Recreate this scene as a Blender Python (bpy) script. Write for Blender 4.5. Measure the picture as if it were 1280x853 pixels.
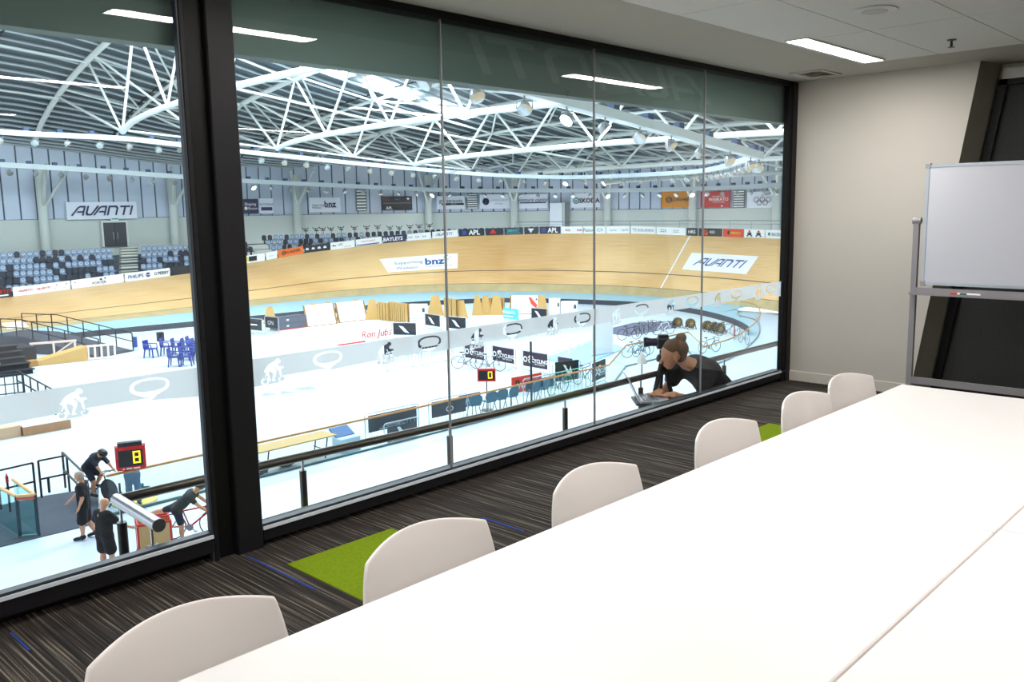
import bpy, math, random
import numpy as np
from mathutils import Matrix, Vector
random.seed(7)
for o in list(bpy.data.objects): bpy.data.objects.remove(o)
SC = bpy.context.scene
COL = SC.collection
PI = math.pi

# ------------------------------------------------------------------ camera
FPX, YAW, PITCH, ROLL = 1103.2, math.radians(43.672), math.radians(8.477), math.radians(-0.921)
CAM = np.array([0.0, 0.0, 1.6])
_f = np.array([math.cos(PITCH)*math.cos(YAW), math.cos(PITCH)*math.sin(YAW), -math.sin(PITCH)])
_r0 = np.array([math.sin(YAW), -math.cos(YAW), 0.0]); _u0 = np.cross(_r0, _f)
_r = _r0*math.cos(ROLL)+_u0*math.sin(ROLL); _u = _u0*math.cos(ROLL)-_r0*math.sin(ROLL)
cd = bpy.data.cameras.new('camera'); cam = bpy.data.objects.new('camera', cd); COL.objects.link(cam)
cd.sensor_width = 36.0; cd.lens = FPX*36.0/1280.0; cd.clip_start = 0.05; cd.clip_end = 500
cam.matrix_world = Matrix(((_r[0], _u[0], -_f[0], CAM[0]), (_r[1], _u[1], -_f[1], CAM[1]), (_r[2], _u[2], -_f[2], CAM[2]), (0, 0, 0, 1)))
SC.camera = cam
SC.view_settings.view_transform = 'Standard'; SC.view_settings.look = 'None'
SC.view_settings.gamma = 1.0; SC.view_settings.exposure = 0.75; SC.view_settings.use_curve_mapping = False
SC.cycles.use_denoising = True
SC.cycles.transparent_max_bounces = 24
SC.cycles.max_bounces = 8
SC.cycles.sample_clamp_indirect = 6.0

def ray(px, py): return _f+_r*(px-640)/FPX-_u*(py-426.5)/FPX
def onz(px, py, z):
    d = ray(px, py); return CAM+d*(z-CAM[2])/d[2]
def ony(px, py, y):
    d = ray(px, py); return CAM+d*(y-CAM[1])/d[1]
def onx(px, py, x):
    d = ray(px, py); return CAM+d*(x-CAM[0])/d[0]

# ------------------------------------------------------------------ ambient fill light and lamps
wd = bpy.data.worlds.new('world'); SC.world = wd; wd.use_nodes = True
wd.node_tree.nodes['Background'].inputs[0].default_value = (0.86, 0.94, 1.0, 1)
wd.node_tree.nodes['Background'].inputs[1].default_value = 1.15  # even fill light, enters the hall through sides left open out of view
FZ = -6.5            # arena floor
SKYLIGHT = 35.0      # strength of the roof lights over the track
PANEL = 38.0         # strength of the strip lights in the room's ceiling

def area(name, loc, sx, sy, power, color=(1, 1, 1), rot=(0, 0, 0)):
    l = bpy.data.lights.new(name, 'AREA'); l.shape = 'RECTANGLE'; l.size = sx; l.size_y = sy
    l.energy = power; l.color = color
    o = bpy.data.objects.new(name, l); o.location = loc; o.rotation_euler = rot; COL.objects.link(o); return o

# ------------------------------------------------------------------ helpers
def s2l(c):
    return tuple(((x/255.0)/12.92 if x/255.0 <= 0.04045 else ((x/255.0+0.055)/1.055)**2.4) for x in c)
MATS = {}
def M(name, rgb=(200, 200, 200), rough=0.5, metal=0.0, var=0.05, scale=6.0, emit=0.0, bump=0.0, stretch=None, spec=None, coat=0.0):
    if name in MATS: return MATS[name]
    m = bpy.data.materials.new(name); m.use_nodes = True; nt = m.node_tree; b = nt.nodes['Principled BSDF']
    c = s2l(rgb)
    b.inputs['Roughness'].default_value = rough; b.inputs['Metallic'].default_value = metal
    if spec is not None: b.inputs['Specular IOR Level'].default_value = spec
    if coat: b.inputs['Coat Weight'].default_value = coat
    tc = nt.nodes.new('ShaderNodeTexCoord'); mp = nt.nodes.new('ShaderNodeMapping')
    nz = nt.nodes.new('ShaderNodeTexNoise'); nz.inputs['Scale'].default_value = scale; nz.inputs['Detail'].default_value = 3
    nt.links.new(tc.outputs['Object'], mp.inputs[0]); nt.links.new(mp.outputs[0], nz.inputs['Vector'])
    if stretch: mp.inputs['Scale'].default_value = stretch
    mx = nt.nodes.new('ShaderNodeMix'); mx.data_type = 'RGBA'
    nt.links.new(nz.outputs['Fac'], mx.inputs[0])
    mx.inputs[6].default_value = tuple(min(1, x*(1-var)) for x in c)+(1,); mx.inputs[7].default_value = tuple(min(1, x*(1+var)) for x in c)+(1,)
    nt.links.new(mx.outputs[2], b.inputs['Base Color'])
    if emit:
        b.inputs['Emission Color'].default_value = c+(1,); b.inputs['Emission Strength'].default_value = emit
    if bump:
        bp = nt.nodes.new('ShaderNodeBump'); bp.inputs['Strength'].default_value = bump; bp.inputs['Distance'].default_value = 0.02
        nt.links.new(nz.outputs['Fac'], bp.inputs['Height']); nt.links.new(bp.outputs[0], b.inputs['Normal'])
    MATS[name] = m; return m

def glass_mat(name, tint=(1, 1, 1), f0=0.045, top=0.9):
    # clear sheet: see-through, with a mirror share that grows towards grazing view (Schlick)
    m = bpy.data.materials.new(name); m.use_nodes = True; nt = m.node_tree; nt.nodes.clear()
    out = nt.nodes.new('ShaderNodeOutputMaterial'); tr_ = nt.nodes.new('ShaderNodeBsdfTransparent'); gl = nt.nodes.new('ShaderNodeBsdfGlossy')
    lw = nt.nodes.new('ShaderNodeLayerWeight'); lw.inputs[0].default_value = 0.5
    pw = nt.nodes.new('ShaderNodeMath'); pw.operation = 'POWER'; pw.inputs[1].default_value = 5
    ma = nt.nodes.new('ShaderNodeMath'); ma.operation = 'MULTIPLY_ADD'; ma.inputs[1].default_value = top-f0; ma.inputs[2].default_value = f0
    mx = nt.nodes.new('ShaderNodeMixShader')
    tr_.inputs[0].default_value = tuple(tint)+(1,); gl.inputs['Roughness'].default_value = 0.0
    nt.links.new(lw.outputs['Facing'], pw.inputs[0]); nt.links.new(pw.outputs[0], ma.inputs[0]); nt.links.new(ma.outputs[0], mx.inputs[0]); nt.links.new(tr_.outputs[0], mx.inputs[1]); nt.links.new(gl.outputs[0], mx.inputs[2]); nt.links.new(mx.outputs[0], out.inputs[0])
    MATS[name] = m; return m

class MB:
    """collects shapes into one mesh; xf is applied to every added point"""
    def __init__(s, xf=None): s.v = []; s.f = []; s.m = []; s.xf = xf; s.mi = 0
    def add(s, vs, fs):
        n = len(s.v)
        if s.xf is not None: vs = [tuple(s.xf @ Vector(p)) for p in vs]
        s.v += [tuple(map(float, p)) for p in vs]; s.f += [tuple(i+n for i in f) for f in fs]; s.m += [s.mi]*len(fs); return s
    def box(s, x0, x1, y0, y1, z0, z1):
        vs = [(x, y, z) for x in (x0, x1) for y in (y0, y1) for z in (z0, z1)]
        return s.add(vs, [(0, 1, 3, 2), (4, 6, 7, 5), (0, 4, 5, 1), (2, 3, 7, 6), (0, 2, 6, 4), (1, 5, 7, 3)])
    def cbox(s, c, d): return s.box(c[0]-d[0]/2, c[0]+d[0]/2, c[1]-d[1]/2, c[1]+d[1]/2, c[2]-d[2]/2, c[2]+d[2]/2)
    def rbox(s, x0, x1, y0, y1, z0, z1, r=0.01):
        # box with chamfered vertical edges and a chamfered top
        def ring(z, i):
            a, b, c, d = x0+i, x1-i, y0+i, y1-i
            return [(a+r, c, z), (b-r, c, z), (b, c+r, z), (b, d-r, z), (b-r, d, z), (a+r, d, z), (a, d-r, z), (a, c+r, z)]
        vs = ring(z0, 0)+ring(z1-r, 0)+ring(z1, r*0.6); fs = [tuple(range(7, -1, -1)), tuple(range(16, 24))]
        for k in (0, 8):
            for i in range(8): fs.append((k+i, k+(i+1) % 8, k+8+(i+1) % 8, k+8+i))
        return s.add(vs, fs)
    def beam(s, a, b, w, h, up=(0, 0, 1)):
        a = Vector(a); b = Vector(b); d = (b-a).normalized(); u = Vector(up)
        if abs(d.dot(u)) > 0.98: u = Vector((1, 0, 0))
        x = d.cross(u).normalized(); z = x.cross(d).normalized()
        vs = [p+x*sx*w/2+z*sz*h/2 for p in (a, b) for sx, sz in ((-1, -1), (1, -1), (1, 1), (-1, 1))]
        return s.add(vs, [(3, 2, 1, 0), (4, 5, 6, 7), (0, 1, 5, 4), (1, 2, 6, 5), (2, 3, 7, 6), (3, 0, 4, 7)])
    def tube(s, pts, r, n=8, closed=False, cap=True):
        pts = [Vector(p) for p in pts]; N = len(pts); rs = r if isinstance(r, (list, tuple)) else [r]*N
        vs = []; fs = []; px = None
        for i, p in enumerate(pts):
            if closed: d = pts[(i+1) % N]-pts[i-1]
            else: d = pts[min(i+1, N-1)]-pts[max(i-1, 0)]
            d.normalize()
            if px is None:
                u = Vector((0, 0, 1)) if abs(d.z) < 0.9 else Vector((1, 0, 0)); px = d.cross(u).normalized()
            else: px = (px-d*px.dot(d)).normalized()
            py = d.cross(px)
            for k in range(n):
                a = 2*PI*k/n; vs.append(p+(px*math.cos(a)+py*math.sin(a))*rs[i])
        for i in range(N if closed else N-1):
            j = (i+1) % N
            for k in range(n): fs.append((i*n+k, i*n+(k+1) % n, j*n+(k+1) % n, j*n+k))
        if cap and not closed: fs += [tuple(range(n-1, -1, -1)), tuple(range((N-1)*n, N*n))]
        return s.add(vs, fs)
    def lathe(s, prof, c=(0, 0, 0), n=16, axis='z'):
        vs = []; fs = []
        for (r, h) in prof:
            for k in range(n):
                a = 2*PI*k/n; p = (r*math.cos(a), r*math.sin(a), h)
                if axis == 'x': p = (h, r*math.cos(a), r*math.sin(a))
                if axis == 'y': p = (r*math.sin(a), h, r*math.cos(a))
                vs.append((p[0]+c[0], p[1]+c[1], p[2]+c[2]))
        for i in range(len(prof)-1):
            for k in range(n): fs.append((i*n+k, i*n+(k+1) % n, (i+1)*n+(k+1) % n, (i+1)*n+k))
        fs += [tuple(range(n-1, -1, -1)), tuple(range((len(prof)-1)*n, len(prof)*n))]
        return s.add(vs, fs)
    def prism(s, poly, f0, f1):
        """poly: 2-D outline; f0 and f1 map (u,v) to the two end faces"""
        n = len(poly); vs = [f0(*p) for p in poly]+[f1(*p) for p in poly]
        return s.add(vs, [tuple(range(n-1, -1, -1)), tuple(range(n, 2*n))]+[(i, (i+1) % n, n+(i+1) % n, n+i) for i in range(n)])
    def grid(s, fn, us, vs_):
        nu, nv = len(us), len(vs_)
        return s.add([fn(u, v) for u in us for v in vs_], [(i*nv+j, (i+1)*nv+j, (i+1)*nv+j+1, i*nv+j+1) for i in range(nu-1) for j in range(nv-1)])
    def ball(s, c, r, n=10, m=6):
        r = r if isinstance(r, (tuple, list)) else (r, r, r); vs = [(c[0], c[1], c[2]-r[2])]; fs = []
        for i in range(1, m):
            t = PI*i/m-PI/2
            for k in range(n): vs.append((c[0]+r[0]*math.cos(t)*math.cos(2*PI*k/n), c[1]+r[1]*math.cos(t)*math.sin(2*PI*k/n), c[2]+r[2]*math.sin(t)))
        vs.append((c[0], c[1], c[2]+r[2])); e = len(vs)-1
        for k in range(n):
            fs.append((0, 1+(k+1) % n, 1+k)); fs.append((e, e-n+k, e-n+(k+1) % n))
            for i in range(m-2): fs.append((1+i*n+k, 1+i*n+(k+1) % n, 1+(i+1)*n+(k+1) % n, 1+(i+1)*n+k))
        return s.add(vs, fs)
    def text(s, mp, string, size, ax='c', bold=0.0, shear=0.0, sx=1.0):
        """lettering; mp maps (u,v) to a point, u along the line of text; v=0 is mid-height"""
        vs, fs = letters(string, bold)
        w = max(v[0] for v in vs); k = size/0.7; off = {'c': w/2, 'l': 0, 'r': w}[ax]
        return s.add([mp((v[0]-off+shear*v[1])*k*sx, (v[1]-0.35)*k) for v in vs], fs)
    def build(s, name, mats, parent=None, smooth=False, kind=None, label=None):
        me = bpy.data.meshes.new(name)
        off = Vector((0, 0, 0))
        if parent is not None:
            q = parent
            while q is not None: off += q.location; q = q.parent
        me.from_pydata([(p[0]-off.x, p[1]-off.y, p[2]-off.z) for p in s.v], [], s.f)
        for m in (mats if isinstance(mats, (list, tuple)) else [mats]): me.materials.append(m)
        if any(s.m): me.polygons.foreach_set('material_index', s.m)
        if smooth: me.polygons.foreach_set('use_smooth', [True]*len(me.polygons))
        if smooth == 'auto':
            me.set_sharp_from_angle(angle=math.radians(40))
        me.update()
        o = bpy.data.objects.new(name, me); COL.objects.link(o)
        if parent is not None: o.parent = parent
        if kind: o['kind'] = kind
        if label: o['label'] = label
        return o

_LET = {}
def letters(string, bold=0.0):
    key = (string, bold)
    if key not in _LET:
        c = bpy.data.curves.new('t', 'FONT'); c.body = string; c.resolution_u = 2; c.offset = bold; c.fill_mode = 'FRONT'
        o = bpy.data.objects.new('t', c); me = bpy.data.meshes.new_from_object(o)
        _LET[key] = ([tuple(v.co) for v in me.vertices], [tuple(p.vertices) for p in me.polygons])
        bpy.data.objects.remove(o); bpy.data.curves.remove(c); bpy.data.meshes.remove(me)
    return _LET[key]

def tag(o, label=None, cat=None, group=None, kind=None):
    if label: o['label'] = label
    if cat: o['category'] = cat
    if group: o['group'] = group
    if kind: o['kind'] = kind
    return o
def thing(name, label, cat, loc=(0, 0, 0), group=None, rz=0.0):
    o = bpy.data.objects.new(name, None); COL.objects.link(o); o.empty_display_size = 0.1
    o.location = [float(c) for c in loc]; o.rotation_euler = (0, 0, rz)
    return tag(o, label, cat, group)
_ON = 'first second third fourth fifth sixth seventh eighth ninth tenth eleventh twelfth thirteenth fourteenth fifteenth sixteenth seventeenth eighteenth nineteenth twentieth'.split()
def ordw(n):
    if n <= 20: return _ON[n-1]
    tens = ('', '', 'twent', 'thirt', 'fort', 'fift', 'sixt', 'sevent')[n//10]
    return tens+'ieth' if n % 10 == 0 else tens+'y-'+_ON[n % 10-1]
def structure(o): o['kind'] = 'structure'; return o
def dup(root, loc=None, rz=None, label=None, group=None, parent=None, scale=None):
    c = root.copy(); COL.objects.link(c)
    if parent is not None: c.parent = parent
    if loc is not None: c.location = [float(q) for q in loc]
    if rz is not None: c.rotation_euler = (0, 0, rz)
    if scale is not None: c.scale = scale
    if label: c['label'] = label
    if group: c['group'] = group
    for ch in list(root.children): dup(ch, parent=c)
    return c
def XF(loc, rz=0.0, rx=0.0, ry=0.0, s=1.0):
    return Matrix.Translation(Vector([float(q) for q in loc])) @ Matrix.Rotation(rz, 4, 'Z') @ Matrix.Rotation(ry, 4, 'Y') @ Matrix.Rotation(rx, 4, 'X') @ Matrix.Scale(s, 4)
def catmull(P, n=8):
    P = np.array(P, float); out = []
    for i in range(len(P)-1):
        a = P[max(i-1, 0)]; b = P[i]; c = P[i+1]; d = P[min(i+2, len(P)-1)]
        for k in range(n):
            t = k/n; out.append(.5*((2*b)+(c-a)*t+(2*a-5*b+4*c-d)*t*t+(3*b-a-3*c+d)*t**3))
    out.append(P[-1]); return np.array(out)

# a smooth body from tapered bones: signed distance on a grid, then surface nets
def blob(bones, res):
    """bones: (a, b, ra, rb, blend). Returns verts, quads, bone index of each quad"""
    A = np.array([list(b[0]) for b in bones], float); B = np.array([list(b[1]) for b in bones], float)
    R = np.array([max(b[2], b[3]) for b in bones])
    lo = np.minimum(A, B).min(0)-R.max()-3*res; hi = np.maximum(A, B).max(0)+R.max()+3*res
    n = np.ceil((hi-lo)/res).astype(int)+1
    D = np.full(n, 9.0, np.float32); I = np.zeros(n, np.int16); best = np.full(n, 9.0, np.float32)
    ax = [lo[i]+res*np.arange(n[i]) for i in range(3)]
    for bi, (a, b, ra, rb, k) in enumerate(bones):
        a = np.array(a, float); b = np.array(b, float); pad = max(ra, rb)+k+2.5*res
        i0 = np.maximum(((np.minimum(a, b)-pad-lo)/res).astype(int), 0); i1 = np.minimum(((np.maximum(a, b)+pad-lo)/res).astype(int)+2, n)
        sl = tuple(slice(p, q) for p, q in zip(i0, i1))
        X, Y, Z = np.meshgrid(*[ax[i][sl[i]] for i in range(3)], indexing='ij')
        P = np.stack([X, Y, Z], -1)-a; ab = b-a; L = max(ab@ab, 1e-9)
        t = np.clip((P@ab)/L, 0, 1); d = np.sqrt(((P-t[..., None]*ab)**2).sum(-1))-(ra+(rb-ra)*t)
        o = D[sl]; bb = best[sl]; m = d < bb; I[sl] = np.where(m, bi, I[sl]); best[sl] = np.where(m, d, bb)
        h = np.clip(k-np.abs(o-d), 0, None)/k
        D[sl] = np.minimum(o, d)-h*h*k*0.25
    S = D < 0
    c = np.zeros(tuple(n-1), int); corners = [(i, j, k) for i in (0, 1) for j in (0, 1) for k in (0, 1)]
    sh = lambda G, q: G[q[0]:G.shape[0]-1+q[0], q[1]:G.shape[1]-1+q[1], q[2]:G.shape[2]-1+q[2]]
    for q in corners: c += sh(S, q)
    act = (c > 0) & (c < 8); idx = -np.ones(act.shape, int); idx[act] = np.arange(act.sum()); cells = np.argwhere(act)
    acc = np.zeros((len(cells), 3)); cnt = np.zeros(len(cells))
    for q in corners:
        for d_ in range(3):
            if q[d_]: continue
            q2 = list(q); q2[d_] = 1; v0 = D[tuple((cells+q).T)]; v1 = D[tuple((cells+q2).T)]
            m = (v0 < 0) != (v1 < 0); t = np.where(m, v0/np.where(m, v0-v1, 1), 0)
            p = np.array(q, float)[None, :].repeat(len(cells), 0); p[:, d_] += t
            acc += p*m[:, None]; cnt += m
    V = lo+res*(cells+acc/cnt[:, None])
    Q = []; BI = []
    for d_ in range(3):
        e1, e2 = (d_+1) % 3, (d_+2) % 3
        a = S.take(range(S.shape[d_]-1), d_); b = S.take(range(1, S.shape[d_]), d_)
        for g in np.argwhere(a != b):
            if g[e1] == 0 or g[e2] == 0 or g[e1] >= act.shape[e1] or g[e2] >= act.shape[e2]: continue
            q = []
            for (x, y) in ((0, 0), (1, 0), (1, 1), (0, 1)):
                h = g.copy(); h[e1] -= 1-x; h[e2] -= 1-y; q.append(idx[tuple(h)])
            if not S[tuple(g)]: q = q[::-1]
            Q.append(tuple(int(z) for z in q)); BI.append(int(I[tuple(g)]))
    return [tuple(v) for v in V], Q, BI
def blob_obj(name, bones, res, mats, parent, pick=None, label=None):
    v, q, bi = blob(bones, res); mb = MB(); mb.add(v, q)
    if pick: mb.m = [pick(i) for i in bi]
    return mb.build(name, mats, parent, smooth=True, label=label)
# ================================================================== the meeting room
WY, XW, CZ = 3.72, 7.582, 2.672        # window plane, right wall, ceiling height
wall_m = M('painted_wall', (199, 192, 183), 0.7, var=0.04, scale=1.5, bump=0.02)
ceil_m = M('ceiling_board', (176, 173, 162), 0.8, var=0.02)
tile_m = M('ceiling_tile', (228, 227, 223), 0.9, var=0.03, scale=120)
dark_m = M('charcoal_steel', (26, 25, 29), 0.5, var=0.06, scale=20, spec=.22)
black_m = M('black_frame', (10, 10, 12), 0.5, spec=.2)
alu_m = M('aluminium', (190, 196, 204), 0.35, metal=0.7, var=0.02)
white_lam = M('white_laminate', (250, 244, 242), 0.45, var=0.01)
white_pl = M('white_plastic', (250, 242, 238), 0.4, var=0.01)

def carpet_material():
    m = bpy.data.materials.new('carpet'); m.use_nodes = True; nt = m.node_tree; b = nt.nodes['Principled BSDF']; b.inputs['Roughness'].default_value = 1; b.inputs['Specular IOR Level'].default_value = 0.1
    tc = nt.nodes.new('ShaderNodeTexCoord')
    def noise(sc, det):
        mp = nt.nodes.new('ShaderNodeMapping'); mp.inputs['Scale'].default_value = sc
        n = nt.nodes.new('ShaderNodeTexNoise'); n.inputs['Scale'].default_value = 1; n.inputs['Detail'].default_value = det
        nt.links.new(tc.outputs['Object'], mp.inputs[0]); nt.links.new(mp.outputs[0], n.inputs['Vector']); return n
    n1 = noise((170, 2.2, 1), 1); n2 = noise((75, 1.1, 1), 1); n3 = noise((300, 300, 300), 1)
    r1 = nt.nodes.new('ShaderNodeValToRGB'); e = r1.color_ramp.elements
    e[0].position = 0.38; e[0].color = s2l((36, 32, 31))+(1,); e[1].position = 0.72; e[1].color = s2l((146, 133, 115))+(1,)
    mid = r1.color_ramp.elements.new(0.56); mid.color = s2l((62, 56, 53))+(1,)
    ad = nt.nodes.new('ShaderNodeMath'); ad.operation = 'ADD'; mu = nt.nodes.new('ShaderNodeMath'); mu.operation = 'MULTIPLY'; mu.inputs[1].default_value = 0.5
    m3 = nt.nodes.new('ShaderNodeMath'); m3.operation = 'MULTIPLY_ADD'; m3.inputs[1].default_value = 0.25; m3.inputs[2].default_value = -0.12
    nt.links.new(n1.outputs[0], ad.inputs[0]); nt.links.new(n2.outputs[0], ad.inputs[1]); nt.links.new(ad.outputs[0], mu.inputs[0])
    a2 = nt.nodes.new('ShaderNodeMath'); a2.operation = 'ADD'; nt.links.new(n3.outputs[0], m3.inputs[0]); nt.links.new(m3.outputs[0], a2.inputs[0]); nt.links.new(mu.outputs[0], a2.inputs[1])
    nt.links.new(a2.outputs[0], r1.inputs[0]); nt.links.new(r1.outputs[0], b.inputs['Base Color'])
    return m
carpet = carpet_material()
floor = structure(MB().box(-3.2, 8.1, -4.4, WY+0.09, -0.12, 0.0).build('floor', carpet))
green = M('green_carpet', (112, 132, 8), 1.0, var=0.25, scale=60, spec=0.1)
blue_y = M('blue_yarn', (20, 60, 150), 1.0)
for i, (x0, x1, y0, y1) in enumerate(((2.07, 2.68, 2.63, 3.43), (5.18, 5.92, 2.45, 3.03), (6.62, 7.5, 1.0, 1.72))):
    MB().rbox(x0, x1, y0, y1, -0.004, 0.004, 0.003).build('carpet_tile', green, floor, label='green carpet tile')
for x, y0, y1 in ((2.0, 3.1, 3.68), (0.98, 3.45, 3.8), (3.35, 2.2, 2.75), (3.1, 2.9, 3.2)):
    MB().box(x-0.004, x+0.004, y0, min(y1, 3.66), -0.002, 0.0025).build('stripe', blue_y, floor, label='thin blue yarn line')

# ceiling: a slab, a plain border along window and right wall, and separate tiles
ceiling = structure(MB().box(-3.2, 8.1, -4.4, WY+0.05, CZ+0.02, CZ+0.14).build('ceiling', ceil_m))
MB().box(-3.2, 8.1, 2.90, WY+0.05, CZ, CZ+0.02).build('border', ceil_m, ceiling)
MB().box(7.0, 8.1, -4.4, 2.90, CZ, CZ+0.02).build('border', ceil_m, ceiling)
tmb = MB(); tmb.rbox(0.004, 1.276, 0.004, 0.566, 0.002, 0.018, 0.002); t0 = tmb.build('ceiling_tile', tile_m, ceiling); t0.location = (7.0-1.28, 2.9-0.57, CZ-0.002)
for i in range(8):
    for j in range(12):
        if i+j: dup(t0, (7.0-1.28*(i+1), 2.9-0.57*(j+1), CZ-0.002), parent=ceiling)

# walls
mb = MB(); out = [(WY-0.02, 0), (WY-0.02, CZ), (2.215, CZ), (2.615, 0)]
mb.prism(out, lambda y, z: (XW, y, z), lambda y, z: (XW+0.34, y, z))
wall_right = structure(mb.build('wall_right', wall_m))
rev_m = M('reveal', (120, 118, 106), 0.8)
MB().add([(XW+.003, 2.214, CZ), (XW+.003, 2.614, 0), (XW+.30, 2.544, 0), (XW+.30, 2.144, CZ), (XW+.003, 2.224, CZ), (XW+.003, 2.624, 0), (XW+.33, 2.56, 0), (XW+.33, 2.16, CZ)], [(0, 1, 2, 3), (7, 6, 5, 4), (0, 3, 7, 4), (1, 5, 6, 2), (2, 6, 7, 3), (0, 4, 5, 1)]).build('reveal', rev_m, wall_right, label='grey slanted side of the window recess')
win3 = thing('window_3', None, None, (XW+0.3, 2.1, 0)); structure(win3)
mesh_m = M('dark_blind', (48, 48, 48), 0.9, var=0.35, scale=60)
fr = [(2.11+0.0, 2.55), (2.07, 2.53), (2.49, 0.1), (2.53, 0.08)]
MB().prism([(2.145, 2.55), (2.085, 2.55), (2.475, 0.0), (2.535, 0.0)], lambda y, z: (XW+0.26, y, z), lambda y, z: (XW+0.33, y, z)).build('frame', black_m, win3)
MB().box(XW+0.26, XW+0.33, -1.5, 2.145, 2.505, 2.55).build('frame', black_m, win3)
MB().box(XW+0.26, XW+0.33, -1.5, 2.5, 0.0, 0.04).build('frame', black_m, win3)
MB().prism([(2.1, 2.53), (-1.5, 2.53), (-1.5, 0.02), (2.5, 0.02)], lambda y, z: (XW+0.30, y, z), lambda y, z: (XW+0.32, y, z)).build('blind', mesh_m, win3, label='dark mesh blind drawn down')
MB().box(XW+0.25, XW+0.34, -1.5, 2.12, 2.55, 2.63).build('head_trim', M('head_trim', (205, 203, 198), 0.8), win3, label='pale strip over the blind')
structure(MB().box(XW, XW+0.34, -4.4, -1.5, 0, CZ).build('wall_right', wall_m))
structure(MB().box(XW+0.34, XW+0.44, -4.4, WY+0.1, -0.1, CZ+0.1).build('wall_outer', wall_m))
structure(MB().box(-3.2, 8.1, -4.5, -4.4, -0.1, CZ+0.1).build('wall_back', wall_m))
structure(MB().box(-3.3, -3.2, -4.5, WY+0.1, -0.1, CZ+0.1).build('wall_left', wall_m))
structure(MB().box(-3.3, 8.1, WY-0.03, WY+0.06, -2.0, -0.125).build('wall_front', dark_m))
structure(MB().rbox(XW-0.014, XW+0.002, 2.62, WY-0.03, 0, 0.09, 0.004).build('baseboard_right', M('skirting', (214, 206, 196), 0.5)))

# the charcoal column between the windows: web, two flanges and a cap plate
mb = MB(); mb.rbox(1.983, 2.116, 3.70, 3.90, 0.0, CZ, 0.006)
column = structure(mb.build('trim_1', dark_m))
MB().rbox(1.885, 1.986, 3.735, 3.80, 0.0, CZ, 0.004).build('recessed_web', black_m, column)
MB().rbox(1.868, 1.893, 3.712, 3.76, 0.0, CZ, 0.004).build('flange', dark_m, column)

# windows
pane_m = glass_mat('window_glass', (0.985, 1.0, 0.995), 0.04)
seal_m = M('silicone', (150, 150, 152), 0.5)
GX = [2.118, 3.379, 4.733, 6.106, 7.46]
win1 = structure(thing('window_1', None, None, (4.8, WY, 0)))
win2 = structure(thing('window_2', None, None, (0.0, WY, 0)))
GYG = 3.735
for w, xs in ((win1, GX), (win2, [-3.1, -1.4, 0.2, 1.862])):
    x0, x1 = xs[0], xs[-1]+(0.0 if w is win2 else 0.12)
    zs = 0.085 if w is win1 else 0.118
    MB().rbox(x0, min(x1, 7.49), 3.706, 3.80, .03 if w is win1 else .05, zs, 0.004).build('frame', dark_m, w, label='charcoal bottom rail')
    MB().box(x0, min(x1, 7.49)+(.12 if w is win2 else 0), 3.785, 3.81, -.05, .10).build('toe_board', black_m, w)  # filler board added to stop arena light leaking under the rail
    MB().box(x0, x1, 3.700, 3.708, zs, zs+.016).build('sill_strip', M('pale_lip', (222, 228, 236), .4), w, label='bright lip on the bottom rail')
    MB().box(x0, x1, 3.715, 3.76, zs, zs+.026).build('glazing_bead', M('bead_blue_grey', (44, 52, 62), .5), w)
    MB().box(x0, x1, 3.70, 3.80, CZ-0.04, CZ).build('frame', black_m, w)
    for a, b in zip(xs[:-1], xs[1:]):
        MB().box(a+0.004, b-0.004, GYG-0.005, GYG+0.005, 0.09, CZ-0.03).build('pane', pane_m, w)
    for x in xs[1:-1]:
        MB().box(x-0.004, x+0.004, GYG-0.007, GYG+0.007, 0.10, CZ-0.03).build('seal', seal_m, w)
MB().rbox(7.435, 7.50, 3.70, 3.748, 0, CZ, 0.003).build('frame', black_m, win1)
MB().rbox(7.50, XW, 3.69, 3.75, 0, CZ, 0.003).build('frame', dark_m, win1)
MB().rbox(1.857, 1.869, 3.715, 3.748, 0, CZ, 0.003).build('frame', M('bead_blue_grey'), win2)

# dark green header board behind the top of the glass, with ghost lettering
head_m = M('header_board', (80, 106, 102), 0.6, var=0.05, scale=3)
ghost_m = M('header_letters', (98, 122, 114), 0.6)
header = structure(MB().box(-3.2, XW+0.3, 3.80, 3.90, 2.325, 2.95).build('trim_2', head_m))
AV = {  # strokes of the stylised lettering, drawn as polygons in a 1-high box
 'A': [[(0, 0), (.42, .78), (.62, .92), (1.0, .92), (1.0, .76), (.66, .76), (.56, .68), (.18, 0)], [(1.0, .92), (1.16, .92), (1.16, 0), (1.0, 0)], [(.44, .28), (1.0, .28), (1.0, .42), (.52, .42)]],
 'L': [[(0, .92), (.17, .92), (.17, .3), (.24, .16), (.5, .16), (.5, 0), (.16, 0), (0, .14)], [(.5, .16), (.5, 0), (.62, .04), (1.12, .92), (.92, .92), (.52, .2)]],
 'N': [[(0, 0), (.17, 0), (.17, .92), (0, .92)], [(.17, .92), (.17, .76), (.66, .76), (.8, .66), (.8, 0), (.97, 0), (.97, .7), (.78, .92)]],
 'T': [[(0, .92), (0, .76), (.95, .76), (.95, .92)], [(.4, .76), (.57, .76), (.57, 0), (.4, 0)]],
 'I': [[(0, 0), (.17, 0), (.17, .92), (0, .92)]]}
def avanti(mb, mp, h, mirror=False):
    x = 0; P = []
    for ch, adv in (('A', 1.3), ('L', .72), ('A', 1.3), ('N', 1.12), ('T', 1.08), ('I', .2)):
        for poly in AV[ch]: P.append([(px+x+0.30*py, py) for px, py in poly])
        x += adv
    W_ = x+0.28
    for poly in P:
        vs = [mp((px-W_/2)*h*(-1 if mirror else 1), (py-.46)*h) for px, py in poly]
        mb.add(vs, [tuple(range(len(vs)))])
mb = MB(); avanti(mb, lambda u, v: (4.97+u*1.9, 3.797, 2.50+v), 0.235, mirror=True)
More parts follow.
